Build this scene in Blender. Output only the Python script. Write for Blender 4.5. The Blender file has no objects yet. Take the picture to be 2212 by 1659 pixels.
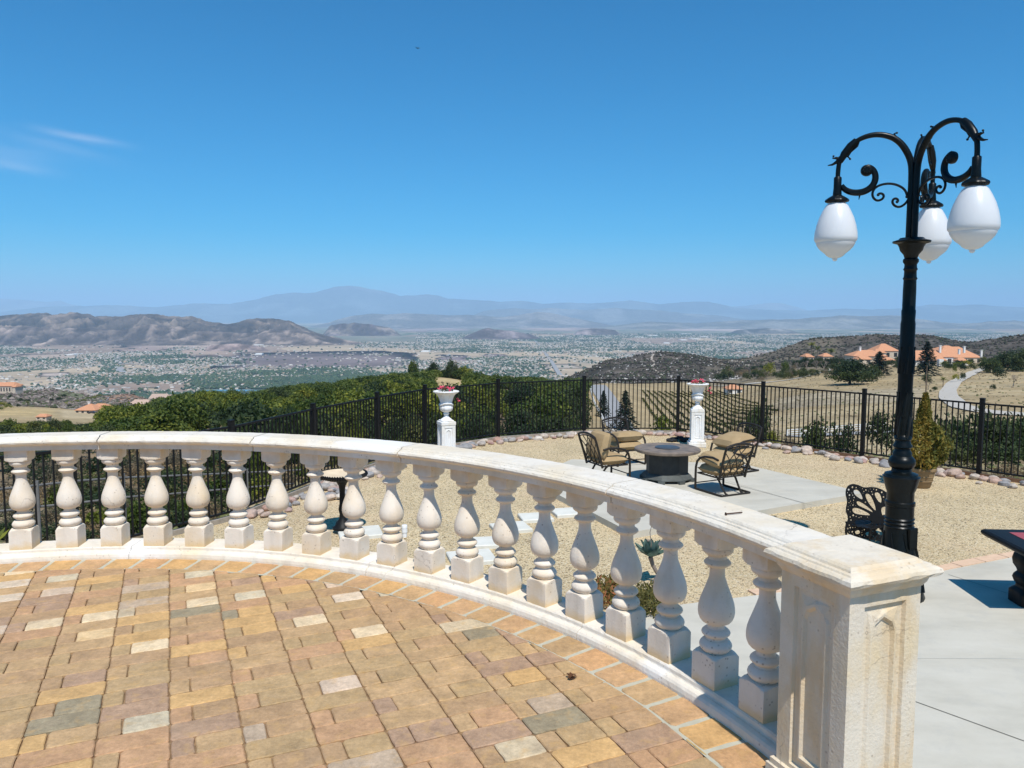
import bpy, math, random
import numpy as np
from mathutils import Matrix, Vector
R=math.radians
random.seed(7); rng=np.random.default_rng(7)
scene=bpy.context.scene; COL=scene.collection
# ------------------------------------------------------------------ camera model (used to place things by direction)
F=1662.; CX,CY=1106.,829.5; PITCH=R(5.0); EYE=1.6
cp,sp=math.cos(PITCH),math.sin(PITCH)
YARD=-1.6; PAD=-1.5
def g(v):
    b=(CY-v)/F; return (-sp+b*cp)/(cp+b*sp)
def ray(u,v):
    a=(u-CX)/F;b=(CY-v)/F
    return Vector((a,cp+b*sp,-sp+b*cp))
def G(u,v,z=YARD):
    d=ray(u,v); return Vector((0,0,EYE))+d*((z-EYE)/d.z)
def W(u,v,Y):
    d=ray(u,v); return Vector((0,0,EYE))+d*(Y/d.y)
# ------------------------------------------------------------------ noise
def _h(ix,iy,s):
    h=(ix.astype(np.int64)*374761393+iy.astype(np.int64)*668265263+s*1442695041)&0xffffffff
    h=((h^(h>>13))*1274126177)&0xffffffff
    h=((h^(h>>16))*2246822519)&0xffffffff
    return ((h^(h>>15))&0xffffff)/float(0xffffff)
def vn(x,y,s=0):
    x=np.asarray(x,float);y=np.asarray(y,float)
    ix=np.floor(x);iy=np.floor(y);fx=x-ix;fy=y-iy
    fx=fx*fx*(3-2*fx);fy=fy*fy*(3-2*fy)
    a=_h(ix,iy,s);b=_h(ix+1,iy,s);c=_h(ix,iy+1,s);d=_h(ix+1,iy+1,s)
    return (a*(1-fx)+b*fx)*(1-fy)+(c*(1-fx)+d*fx)*fy
def fbm(x,y,o=4,s=0):
    t=0;amp=.5;n=0
    for i in range(o):
        t=t+amp*vn(x*2**i+i*17.3,y*2**i-i*9.1,s+i);n+=amp;amp*=.5
    return t/n
def ridged(x,y,o=4,s=0):
    t=0;amp=.5;n=0
    for i in range(o):
        t=t+amp*(1-abs(2*vn(x*2**i+i*7.3,y*2**i-i*5.1,s+i)-1));n+=amp;amp*=.5
    return t/n
def sstep(a,b,x):
    t=np.clip((x-a)/(b-a),0,1);return t*t*(3-2*t)
# ------------------------------------------------------------------ mesh builder
class MB:
    def __init__(s): s.v=[];s.f=[];s.c=[];s.sm=[];s.M=Matrix.Identity(4);s.col=None;s.smooth=False
    def add(s,vs,fs,col=None,smooth=None):
        n=len(s.v);M=s.M
        s.v+= [tuple(M@Vector(p)) for p in vs]
        s.f+= [tuple(i+n for i in f) for f in fs]
        k=col if col is not None else s.col
        s.c+= [k]*len(fs); s.sm+=[s.smooth if smooth is None else smooth]*len(fs); return s
    def box(s,c,d,rz=0,bev=0,rot=None):
        m=Matrix.Translation(c)@(rot.to_4x4() if rot else Matrix.Rotation(rz,4,'Z'))
        x,y,z=d[0]/2,d[1]/2,d[2]/2
        if bev<=0:
            vs=[m@Vector(p) for p in ((-x,-y,-z),(x,-y,-z),(x,y,-z),(-x,y,-z),(-x,-y,z),(x,-y,z),(x,y,z),(-x,y,z))]
            return s.add(vs,[(0,3,2,1),(4,5,6,7),(0,1,5,4),(1,2,6,5),(2,3,7,6),(3,0,4,7)],smooth=False)
        b=bev;vs=[];fs=[]
        for zz,e in ((-z,b),(-z+b,0),(z-b,0),(z,b)):
            vs+=[m@Vector(p) for p in ((-x+e,-y+e,zz),(x-e,-y+e,zz),(x-e,y-e,zz),(-x+e,y-e,zz))]
        fs=[(3,2,1,0),(12,13,14,15)]
        for k in range(3):
            for i in range(4): fs.append((k*4+i,k*4+(i+1)%4,k*4+4+(i+1)%4,k*4+4+i))
        return s.add(vs,fs,smooth=False)
    def lathe(s,prof,n=24,c=(0,0,0),clamp=None,cap=True,rot=0,flute=0,nf=12):
        vs=[];fs=[]
        for j,(r,z) in enumerate(prof):
            for i in range(n):
                a=2*math.pi*i/n+rot; rr=r
                if clamp is not None:
                    h=clamp[j] if isinstance(clamp,(list,tuple)) else clamp
                    if h: rr=min(r,h/max(abs(math.cos(a)),abs(math.sin(a))))
                if flute: rr*=1+flute*math.cos(nf*a)
                vs.append((c[0]+rr*math.cos(a),c[1]+rr*math.sin(a),c[2]+z))
        m=len(prof)
        for j in range(m-1):
            for i in range(n): fs.append((j*n+i,j*n+(i+1)%n,(j+1)*n+(i+1)%n,(j+1)*n+i))
        if cap: fs.append(tuple(range(n-1,-1,-1)));fs.append(tuple((m-1)*n+i for i in range(n)))
        return s.add(vs,fs)
    def tube(s,pts,r,n=6,closed=False,squash=1.0):
        P=[Vector(p) for p in pts];m=len(P);rad=r if isinstance(r,(list,tuple)) else [r]*m
        vs=[];fs=[];up=None
        for i in range(m):
            if closed: t=(P[(i+1)%m]-P[i-1])
            else: t=P[min(i+1,m-1)]-P[max(i-1,0)]
            t.normalize()
            if up is None:
                up=Vector((0,0,1)) if abs(t.z)<.9 else Vector((1,0,0))
            up=(up-t*up.dot(t)); 
            if up.length<1e-6: up=t.orthogonal()
            up.normalize();q=t.cross(up)
            for k in range(n):
                a=2*math.pi*(k+.5)/n
                vs.append(P[i]+(up*math.cos(a)+q*math.sin(a)*squash)*rad[i])
        M_=m if closed else m-1
        for i in range(M_):
            j=(i+1)%m
            for k in range(n): fs.append((i*n+k,i*n+(k+1)%n,j*n+(k+1)%n,j*n+k))
        if not closed: fs.append(tuple(range(n-1,-1,-1)));fs.append(tuple((m-1)*n+k for k in range(n)))
        return s.add(vs,fs)
    def sphere(s,c,r,nu=12,nv=8):
        rx,ry,rz=(r,r,r) if not isinstance(r,(tuple,list)) else r
        vs=[(c[0],c[1],c[2]-rz)];fs=[]
        for j in range(1,nv):
            t=math.pi*j/nv-math.pi/2
            for i in range(nu):
                a=2*math.pi*i/nu;vs.append((c[0]+rx*math.cos(t)*math.cos(a),c[1]+ry*math.cos(t)*math.sin(a),c[2]+rz*math.sin(t)))
        vs.append((c[0],c[1],c[2]+rz));T=len(vs)-1
        for i in range(nu):
            fs.append((0,1+(i+1)%nu,1+i));fs.append((T,1+(nv-2)*nu+i,1+(nv-2)*nu+(i+1)%nu))
            for j in range(nv-2): fs.append((1+j*nu+i,1+j*nu+(i+1)%nu,1+(j+1)*nu+(i+1)%nu,1+(j+1)*nu+i))
        return s.add(vs,fs)
    def prism(s,poly,z0,z1):
        n=len(poly);vs=[(p[0],p[1],z0) for p in poly]+[(p[0],p[1],z1) for p in poly]
        fs=[tuple(range(n-1,-1,-1)),tuple(range(n,2*n))]+[(i,(i+1)%n,n+(i+1)%n,n+i) for i in range(n)]
        return s.add(vs,fs,smooth=False)
    def build(s,name,mat,parent=None,loc=None,rz=0):
        me=bpy.data.meshes.new(name);me.from_pydata(s.v,[],s.f)
        if any(c is not None for c in s.c):
            ca=me.color_attributes.new('Col','FLOAT_COLOR','CORNER')
            arr=[]
            for f,c in zip(s.f,s.c):
                c=c or (.5,.5,.5);arr+= [c[0],c[1],c[2],1.0]*len(f)
            ca.data.foreach_set('color',arr)
        me.polygons.foreach_set('use_smooth',s.sm)
        me.materials.append(mat);me.update()
        o=bpy.data.objects.new(name,me);COL.objects.link(o)
        if parent is not None:o.parent=parent
        if loc is not None:o.location=loc
        o.rotation_euler.z=rz
        return o
def npmesh(name,V,Fq,mat,parent=None,vcol=None,fcol=None,smooth=True,loc=None):
    """V (n,3) float, Fq (m,k) int"""
    me=bpy.data.meshes.new(name);V=np.asarray(V,np.float32);Fq=np.asarray(Fq,np.int32);k=Fq.shape[1]
    me.vertices.add(len(V));me.vertices.foreach_set('co',V.ravel())
    me.loops.add(Fq.size);me.loops.foreach_set('vertex_index',Fq.ravel())
    me.polygons.add(len(Fq));me.polygons.foreach_set('loop_start',np.arange(0,Fq.size,k,dtype=np.int32))
    me.polygons.foreach_set('use_smooth',np.full(len(Fq),smooth))
    me.update(calc_edges=True);me.validate()
    if vcol is not None:
        ca=me.color_attributes.new('Col','FLOAT_COLOR','POINT')
        ca.data.foreach_set('color',np.c_[vcol,np.ones(len(V))].astype(np.float32).ravel())
    if fcol is not None:
        ca=me.color_attributes.new('Col','FLOAT_COLOR','CORNER')
        ca.data.foreach_set('color',np.repeat(np.c_[fcol,np.ones(len(Fq))],k,axis=0).astype(np.float32).ravel())
    me.materials.append(mat)
    o=bpy.data.objects.new(name,me);COL.objects.link(o)
    if parent is not None:o.parent=parent
    if loc is not None:o.location=loc
    return o
def tag(o,label=None,cat=None,group=None,kind=None):
    if label:o['label']=label
    if cat:o['category']=cat
    if group:o['group']=group
    if kind:o['kind']=kind
    return o
def struct(o): o['kind']='structure';return o
def empty(name,loc=(0,0,0),rz=0):
    o=bpy.data.objects.new(name,None);COL.objects.link(o);o.location=loc;o.rotation_euler.z=rz;o.empty_display_size=.1;return o
def copy_tree(o,parent=None):
    c=o.copy();COL.objects.link(c)
    if parent is not None:c.parent=parent
    for ch in [x for x in KIDS.get(o.name,[])]: copy_tree(ch,c)
    return c
KIDS={}
def remember(root):
    for o in COL.objects:
        if o.parent is not None: KIDS.setdefault(o.parent.name,[])
    KIDS.clear()
    for o in COL.objects:
        if o.parent is not None: KIDS.setdefault(o.parent.name,[]).append(o)
# ------------------------------------------------------------------ materials
def mat(name,build,rough=.8,spec=.3,metal=0):
    m=bpy.data.materials.new(name);m.use_nodes=True;nt=m.node_tree
    b=nt.nodes['Principled BSDF'];b.inputs['Roughness'].default_value=rough
    b.inputs['Specular IOR Level'].default_value=spec;b.inputs['Metallic'].default_value=metal
    build(nt,b);return m
class N:
    def __init__(s,nt): s.nt=nt;s.n=nt.nodes;s.l=nt.links;s.tc=None;s.geo=None
    def obj(s):
        if not s.tc:s.tc=s.n.new('ShaderNodeTexCoord')
        return s.tc.outputs['Object']
    def pos(s):
        if not s.geo:s.geo=s.n.new('ShaderNodeNewGeometry')
        return s.geo.outputs['Position']
    def noise(s,co,sc,det=5,ro=.55,out='Fac',vec=None):
        t=s.n.new('ShaderNodeTexNoise');t.inputs['Scale'].default_value=sc;t.inputs['Detail'].default_value=det;t.inputs['Roughness'].default_value=ro
        s.l.new(co,t.inputs['Vector']);return t.outputs[out]
    def vor(s,co,sc,feat='F1',out='Distance'):
        t=s.n.new('ShaderNodeTexVoronoi');t.feature=feat;t.inputs['Scale'].default_value=sc;s.l.new(co,t.inputs['Vector']);return t.outputs[out]
    def scale(s,co,v):
        t=s.n.new('ShaderNodeMapping');t.inputs['Scale'].default_value=v;s.l.new(co,t.inputs['Vector']);return t.outputs['Vector']
    def ramp(s,f,stops):
        t=s.n.new('ShaderNodeValToRGB');e=t.color_ramp.elements
        while len(e)<len(stops):e.new(.5)
        for x,(p,c) in zip(e,stops):
            x.position=p;x.color=(c,c,c,1) if not isinstance(c,tuple) else (*c,1)
        s.l.new(f,t.inputs['Fac']);return t.outputs['Color']
    def mix(s,f,a,b,mode='MIX'):
        t=s.n.new('ShaderNodeMix');t.data_type='RGBA';t.blend_type=mode
        for i,x in ((0,f),(6,a),(7,b)):
            if hasattr(x,'links'): s.l.new(x,t.inputs[i])
            elif i==0:t.inputs[0].default_value=x
            else:t.inputs[i].default_value=(*x,1)
        return t.outputs[2]
    def math(s,op,a,b=0):
        t=s.n.new('ShaderNodeMath');t.operation=op
        for i,x in ((0,a),(1,b)):
            if hasattr(x,'links'): s.l.new(x,t.inputs[i])
            else:t.inputs[i].default_value=x
        return t.outputs[0]
    def bump(s,b,h,st,dist,prev=None):
        t=s.n.new('ShaderNodeBump');t.inputs['Strength'].default_value=st;t.inputs['Distance'].default_value=dist
        s.l.new(h,t.inputs['Height'])
        if prev is not None:s.l.new(prev,t.inputs['Normal'])
        s.l.new(t.outputs[0],b.inputs['Normal']);return t.outputs[0]
    def attr(s,name='Col'):
        t=s.n.new('ShaderNodeAttribute');t.attribute_name=name;return t.outputs['Color']
    def rand(s):
        t=s.n.new('ShaderNodeObjectInfo');return t.outputs['Random']
def simple(name,c1,c2=None,sc=8,rough=.7,spec=.3,metal=0,bump=.15,bd=.003,bsc=None,det=5,use_attr=False,rnd=None):
    def f(nt,b):
        n=N(nt);co=n.obj();f1=n.noise(co,sc,det)
        rc=n.ramp(f1,[(.3,c1),(.7,c2 or tuple(x*.8 for x in c1))])
        if use_attr: rc=n.mix(1.0,n.attr(),n.ramp(f1,[(.25,.72),(.75,1.2)]),'MULTIPLY')
        if rnd: rc=n.mix(1.0,rc,n.ramp(n.rand(),rnd),'MULTIPLY')
        nt.links.new(rc,b.inputs['Base Color'])
        if bump:n.bump(b,n.noise(co,bsc or sc*6,4),bump,bd)
    return mat(name,f,rough,spec,metal)
def stone(name,base,stain,pit=.5,crack=True,white=None,coord='OBJ',rough=False,foot=False):
    def f(nt,b):
        n=N(nt);co=n.obj() if coord=='OBJ' else n.pos()
        big=n.noise(co,2.6,6,.6);med=n.noise(co,13,6,.65);fine=n.noise(co,90,4)
        c=n.mix(n.ramp(big,[(.46,0.),(.68,.85)]),base,stain)
        c=n.mix(n.ramp(n.noise(n.scale(co,(9,9,1.6)),1.5,5,.6),[(.5,0.),(.72,.45)]),c,(.50,.44,.36))
        c=n.mix(n.ramp(med,[(.35,0.25),(.65,0.)]),c,tuple(x*.80 for x in base))
        if white:c=n.mix(n.ramp(n.noise(co,1.7,5),[(.58,0.),(.66,.8)]),c,white)
        pv=n.vor(co,42);pm=n.noise(co,9,3)
        pits=n.math('MULTIPLY',n.ramp(pv,[(.06,1.),(.24,0.)]),n.ramp(pm,[(.50,0.),(.60,1.)]))
        c=n.mix(n.math('MULTIPLY',pits,pit),c,(.26,.19,.13))
        if foot:
            sx=nt.nodes.new('ShaderNodeSeparateXYZ');nt.links.new(co,sx.inputs[0]);zz=n.math('ADD',sx.outputs[2],n.math('MULTIPLY',n.noise(co,11,4),.09))
            c=n.mix(n.ramp(zz,[(.125,.75),(.165,0.)]),c,(.70,.50,.25))
            c=n.mix(n.math('MULTIPLY',n.ramp(zz,[(.70,0.),(.76,.55)]),n.ramp(n.noise(co,8,4),[(.42,0.),(.6,1.)])),c,(.58,.43,.25))
        if rough: c=n.mix(n.ramp(n.noise(n.scale(co,(1.2,1.2,.5)),4.5,6,.62),[(.50,0.),(.62,.55)]),c,(.66,.47,.25))
        h=n.mix(.25,n.ramp(fine,[(.2,0.),(.8,1.)]),med)
        if crack:
            w=n.nt.nodes.new('ShaderNodeVectorMath');w.operation='ADD';sc_=n.nt.nodes.new('ShaderNodeVectorMath');sc_.operation='SCALE'
            nt.links.new(n.noise(co,7,4,out='Color'),sc_.inputs[0]);sc_.inputs['Scale'].default_value=.18
            nt.links.new(co,w.inputs[0]);nt.links.new(sc_.outputs[0],w.inputs[1])
            e=n.vor(w.outputs[0],1.9,'DISTANCE_TO_EDGE')
            ck=n.math('MULTIPLY',n.ramp(e,[(.0,1.),(.005,0.)]),n.ramp(n.noise(co,2.1,2),[(.58,0.),(.66,.6)]))
            c=n.mix(ck,c,(.2,.15,.11))
        nt.links.new(c,b.inputs['Base Color'])
        b1=n.bump(b,h,.4 if rough else .35,.005 if rough else .004);b2=n.bump(b,pits,-.8,.006,b1)
    return mat(name,f,.85,.25)
MT={}
MT['stone']=stone('cream_stone',(.77,.69,.585),(.71,.55,.35),.8,True,coord='POS',foot=True)
MT['rail']=stone('rail_stone',(.76,.69,.585),(.72,.59,.40),.6,True,white=(.80,.78,.74),coord='POS')
MT['urn']=stone('white_cast_stone',(.84,.84,.83),(.74,.66,.52),.3,False)
MT['stone_rough']=stone('weathered_stone',(.74,.65,.52),(.72,.55,.31),.6,True,coord='POS',rough=True)
def f(nt,b):
    n=N(nt);co=n.pos();a=n.attr()
    big=n.noise(co,9,6,.6);fi=n.noise(n.scale(co,(1,1,1)),70,5,.7)
    c=n.mix(1.0,a,n.ramp(big,[(.3,.78),(.7,1.14)]),'MULTIPLY')
    st=n.noise(n.scale(co,(1,1,1)),34,6,.7);c=n.mix(1.0,c,n.ramp(st,[(.3,.80),(.7,1.14)]),'MULTIPLY')
    c=n.mix(1.0,c,n.ramp(fi,[(.3,.86),(.7,1.10)]),'MULTIPLY')
    c=n.mix(n.ramp(n.noise(co,16,4),[(.54,0.),(.72,.5)]),c,(.56,.34,.13))
    c=n.mix(n.ramp(n.noise(co,5,4),[(.57,0.),(.78,.38)]),c,(.34,.245,.165))
    c=n.mix(n.ramp(n.noise(co,380,2),[(.66,0.),(.72,.5)]),c,(.72,.62,.46))
    nt.links.new(c,b.inputs['Base Color']);n.bump(b,st,.6,.006,n.bump(b,fi,.5,.003))
MT['paver']=mat('tumbled_paver',f,.82,.25)
MT['joint']=simple('joint_sand',(.34,.22,.12),(.16,.10,.055),sc=30,rough=.95,bump=.5,bd=.004)
MT['mortar']=simple('grey_mortar',(.50,.48,.38),(.42,.40,.31),sc=20,rough=.95,bump=.4,bd=.003)
def f(nt,b):
    n=N(nt);co=n.pos();sw=n.scale(co,(1,1.0,1))
    w=n.nt.nodes.new('ShaderNodeVectorMath');w.operation='ADD';sc_=n.nt.nodes.new('ShaderNodeVectorMath');sc_.operation='SCALE'
    nt.links.new(n.noise(sw,20,3,out='Color'),sc_.inputs[0]);sc_.inputs['Scale'].default_value=.05
    nt.links.new(sw,w.inputs[0]);nt.links.new(sc_.outputs[0],w.inputs[1])
    vc=n.vor(w.outputs[0],58,out='Color');vd=n.vor(w.outputs[0],58)
    sep=n.nt.nodes.new('ShaderNodeSeparateColor');nt.links.new(vc,sep.inputs[0])
    c=n.ramp(sep.outputs[0],[(0.,(.10,.075,.04)),(.08,(.32,.22,.12)),(.18,(.78,.58,.32)),(.6,(.94,.76,.46)),(.85,(.86,.65,.38)),(1.,(.96,.85,.62))])
    c=n.mix(1.0,c,n.ramp(vd,[(.0,1.12),(.6,.62)]),'MULTIPLY')
    c=n.mix(1.0,c,n.ramp(n.noise(co,1.1,4),[(.3,.88),(.7,1.08)]),'MULTIPLY')
    c=n.mix(n.ramp(n.noise(co,.5,3),[(.5,0.),(.75,.25)]),c,(.66,.45,.30))
    nt.links.new(c,b.inputs['Base Color']);n.bump(b,n.math('SUBTRACT',1.,vd),.9,.012)
MT['gravel']=mat('straw_gravel',f,.9,.2)
def f(nt,b):
    n=N(nt);co=n.pos();a=n.noise(n.scale(co,(1,2.2,1)),1.1,7,.6);c=n.ramp(a,[(.3,(.465,.43,.35)),(.5,(.54,.50,.41)),(.72,(.59,.55,.46))])
    c=n.mix(n.ramp(n.noise(co,3.2,6,.7),[(.52,0.),(.72,.45)]),c,(.43,.41,.36))
    c=n.mix(n.ramp(n.noise(co,60,3),[(.62,0.),(.75,.15)]),c,(.36,.33,.28))
    nt.links.new(c,b.inputs['Base Color']);n.bump(b,n.noise(co,120,3),.1,.001)
MT['concrete']=mat('pale_concrete',f,.75,.3)
MT['groove']=simple('joint_line',(.20,.18,.15),(.16,.15,.12),sc=30,rough=.95)
MT['edge_brick']=simple('peach_brick',(.72,.50,.34),(.62,.42,.28),sc=12,rough=.9)
MT['timber']=simple('timber',(.24,.13,.07),(.15,.085,.05),sc=14,rough=.85)
MT['kerb']=simple('grey_timber',(.40,.34,.27),(.28,.24,.19),sc=14,rough=.85)
MT['black']=simple('black_paint',(.008,.008,.008),(.012,.012,.012),sc=30,rough=.5,spec=.2,bump=.05)
MT['iron']=simple('cast_iron_paint',(.003,.0045,.0045),(.006,.008,.008),sc=25,rough=.34,spec=.22,bump=.3,bd=.004,bsc=40)
MT['bronze']=simple('bronze_metal',(.022,.018,.014),(.032,.026,.02),sc=30,rough=.45,spec=.3,metal=.1,bump=.1)
MT['cushion']=simple('tan_cushion',(.42,.30,.165),(.36,.25,.13),sc=6,rough=.95,spec=.1,bump=.25,bd=.01,bsc=9)
MT['tabletop']=simple('slate_tile',(.27,.205,.15),(.13,.105,.085),sc=7,rough=.55,bump=.3,det=8)
MT['fpbody']=simple('dark_stone_body',(.030,.034,.034),(.05,.052,.05),sc=9,rough=.6,bump=.2)
MT['lid']=simple('grey_lid',(.07,.08,.09),(.05,.055,.06),sc=9,rough=.4,bump=.1)
MT['granite']=simple('red_granite',(.42,.10,.10),(.30,.05,.06),sc=60,rough=.5,bump=.2)
MT['pot']=simple('clay_pot',(.30,.20,.10),(.22,.15,.08),sc=9,rough=.7)
MT['sand']=simple('pale_basin',(.72,.58,.40),(.62,.48,.32),sc=9,rough=.9)
MT['white']=simple('white_paint',(.80,.80,.78),(.72,.72,.69),sc=6,rough=.7)
MT['pvc']=simple('white_pvc',(.80,.80,.79),(.76,.76,.75),sc=6,rough=.4)
MT['paverwhite']=simple('white_stepping_stone',(.72,.70,.62),(.62,.60,.52),sc=5,rough=.85)
MT['lava']=simple('black_mesh',(.02,.02,.022),(.035,.035,.035),sc=20,rough=.9,bump=.8,bd=.02)
MT['nail']=simple('rusty_nail',(.10,.05,.03),(.06,.03,.02),sc=60,rough=.7)
MT['pipe']=simple('grey_pipe',(.22,.21,.19),(.16,.15,.14),sc=10,rough=.6)
def f(nt,b):
    n=N(nt);c=n.ramp(n.rand(),[(0.,(.42,.26,.20)),(.2,(.50,.42,.34)),(.38,(.33,.30,.28)),(.52,(.24,.25,.26)),(.66,(.58,.48,.38)),(.82,(.36,.22,.19)),(1.,(.62,.56,.48))])
    c=n.mix(1.,c,n.ramp(n.noise(n.obj(),2.2,6),[(.3,.75),(.7,1.2)]),'MULTIPLY');nt.links.new(c,b.inputs['Base Color']);n.bump(b,n.noise(n.obj(),14,4),.25,.05)
MT['rock']=mat('river_rock',f,.75,.3)
def f(nt,b):
    n=N(nt);nt.links.new(n.ramp(n.noise(n.obj(),8,3),[(.3,(.86,.86,.85)),(.7,(.83,.83,.83))]),b.inputs['Base Color'])
    tr=nt.nodes.new('ShaderNodeBsdfTranslucent');tr.inputs[0].default_value=(.9,.89,.86,1);ms=nt.nodes.new('ShaderNodeMixShader');ms.inputs[0].default_value=.25;nt.links.new(b.outputs[0],ms.inputs[1]);nt.links.new(tr.outputs[0],ms.inputs[2]);nt.links.new(ms.outputs[0],nt.nodes['Material Output'].inputs[0])
MT['globe']=mat('opal_globe',f,.28,.5)
def leafmat(name,c1,c2,c3=None,rough=.6,trans=.35,rnd=None):
    def f(nt,b):
        n=N(nt);a=n.attr();sep=nt.nodes.new('ShaderNodeSeparateColor');nt.links.new(a,sep.inputs[0])
        st=[(0.,c1),(.6,c2)]+([(1.,c3)] if c3 else [])
        c=n.ramp(sep.outputs[0],st)
        c=n.mix(1.,c,n.ramp(n.rand(),rnd or [(0.,(.55,.66,.66)),(.5,(.95,.95,.95)),(1.,(1.45,1.28,.95))]),'MULTIPLY')
        nt.links.new(c,b.inputs['Base Color'])
        tr=nt.nodes.new('ShaderNodeBsdfTranslucent');nt.links.new(c,tr.inputs[0]);ms=nt.nodes.new('ShaderNodeMixShader');ms.inputs[0].default_value=trans
        nt.links.new(b.outputs[0],ms.inputs[1]);nt.links.new(tr.outputs[0],ms.inputs[2]);nt.links.new(ms.outputs[0],nt.nodes['Material Output'].inputs[0])
    return mat(name,f,rough,.25)
MT['avocado']=leafmat('avocado_leaves',(.045,.075,.016),(.13,.165,.028),(.29,.29,.05))
MT['oak']=leafmat('oak_leaves',(.022,.04,.016),(.05,.075,.028),(.09,.115,.04))
MT['bush']=leafmat('bush_leaves',(.05,.065,.025),(.10,.12,.04),(.18,.17,.07))
MT['conifer']=leafmat('conifer_needles',(.018,.035,.028),(.035,.062,.045),(.06,.09,.06))
MT['yellowgreen']=leafmat('yellow_green_leaves',(.10,.12,.02),(.22,.24,.03),(.34,.32,.06))
MT['cypress']=leafmat('cypress_leaves',(.09,.12,.03),(.30,.24,.05),(.50,.31,.07))
MT['dry']=leafmat('dry_brush',(.13,.10,.07),(.24,.18,.11),(.38,.29,.16))
MT['vine']=leafmat('vine_leaves',(.03,.04,.015),(.07,.085,.025),(.12,.12,.04))
MT['palm']=leafmat('palm_fronds',(.07,.09,.02),(.17,.20,.04),(.28,.28,.07))
MT['succ']=leafmat('succulent_leaves',(.10,.16,.13),(.22,.30,.25),(.36,.44,.36))
MT['ice']=leafmat('iceplant_leaves',(.06,.07,.02),(.22,.19,.06),(.42,.14,.08))
MT['flower']=simple('pink_petals',(.75,.05,.10),(.85,.15,.22),sc=20,rough=.6)
MT['bark']=simple('bark',(.13,.09,.06),(.20,.15,.11),sc=10,rough=.9,bump=.5,bd=.02)
MT['greybark']=simple('grey_bare_wood',(.20,.16,.13),(.28,.23,.19),sc=10,rough=.9)
MT['roof']=simple('orange_roof_tiles',(.52,.235,.12),(.60,.30,.17),sc=1.2,rough=.85,bump=.5,bd=.05,bsc=3)
MT['roofpink']=simple('dusty_pink_roof',(.46,.32,.24),(.54,.38,.29),sc=1.,rough=.85)
MT['stucco']=simple('cream_stucco',(.62,.52,.40),(.55,.45,.34),sc=1,rough=.9)
MT['whitewall']=simple('white_stucco',(.78,.76,.72),(.70,.68,.63),sc=1,rough=.9)
MT['glass']=simple('dark_window',(.03,.035,.04),(.05,.055,.06),sc=2,rough=.15,spec=.5,bump=0)
MT['road']=simple('pale_drive',(.52,.47,.40),(.46,.41,.34),sc=.5,rough=.9,bump=.1)
MT['asphalt']=simple('grey_road',(.34,.33,.32),(.28,.27,.26),sc=.3,rough=.9)
MT['car']=simple('dark_car_paint',(.02,.025,.04),(.03,.035,.05),sc=3,rough=.25,spec=.6,bump=0)
MT['tyre']=simple('rubber',(.02,.02,.02),(.03,.03,.03),sc=3,rough=.9)
MT['bird']=simple('dark_feathers',(.03,.03,.03),(.05,.05,.05),rough=.8)
def terr(name,sc1,sc2,bd,lo=.72,hi=1.22):
    def f(nt,b):
        n=N(nt);co=n.pos();a=n.attr()
        c=n.mix(1.,a,n.ramp(n.noise(co,sc1,8,.65),[(.3,lo),(.7,hi)]),'MULTIPLY')
        c=n.mix(1.,c,n.ramp(n.noise(co,sc2,6,.6),[(.35,.8),(.65,1.15)]),'MULTIPLY')
        nt.links.new(c,b.inputs['Base Color']);n.bump(b,n.noise(co,sc1,8,.7),.6,bd)
    return mat(name,f,.95,.1)
MT['terrain']=terr('hillside_earth',.35,.03,.6)
MT['hills']=terr('far_hills',.010,.0022,45.,.55,1.35)
MT['valley']=terr('valley_soil',.01,.0015,2.,.8,1.15)
def f(nt,b):
    n=N(nt);nt.links.new(n.attr(),b.inputs['Base Color'])
MT['town']=mat('town_walls_roofs',f,.85,.2)
# ------------------------------------------------------------------ world, sun, camera
SUN_PHI=R(105); SUN_EL=R(59)          # light travels towards SUN_PHI
travel=Vector((math.cos(SUN_PHI)*math.cos(SUN_EL),math.sin(SUN_PHI)*math.cos(SUN_EL),-math.sin(SUN_EL)))
w=bpy.data.worlds.new('World');scene.world=w;w.use_nodes=True;nt=w.node_tree
bg=nt.nodes['Background'];sky=nt.nodes.new('ShaderNodeTexSky');sky.sky_type='NISHITA';sky.sun_disc=False
sky.sun_elevation=SUN_EL
sv=-travel; sky.sun_rotation=math.atan2(sv.x,sv.y)
sky.altitude=600;sky.air_density=1.0;sky.dust_density=.6;sky.ozone_density=2.5
hs=nt.nodes.new('ShaderNodeHueSaturation');hs.inputs['Hue'].default_value=.5;hs.inputs['Saturation'].default_value=1.22;hs.inputs['Value'].default_value=1.0
tn_=nt.nodes.new('ShaderNodeMix');tn_.data_type='RGBA';tn_.blend_type='MULTIPLY';tn_.inputs[0].default_value=1.;tn_.inputs[7].default_value=(.36,.845,1.09,1);nt.links.new(sky.outputs[0],tn_.inputs[6]);nt.links.new(tn_.outputs[2],hs.inputs['Color'])
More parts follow.
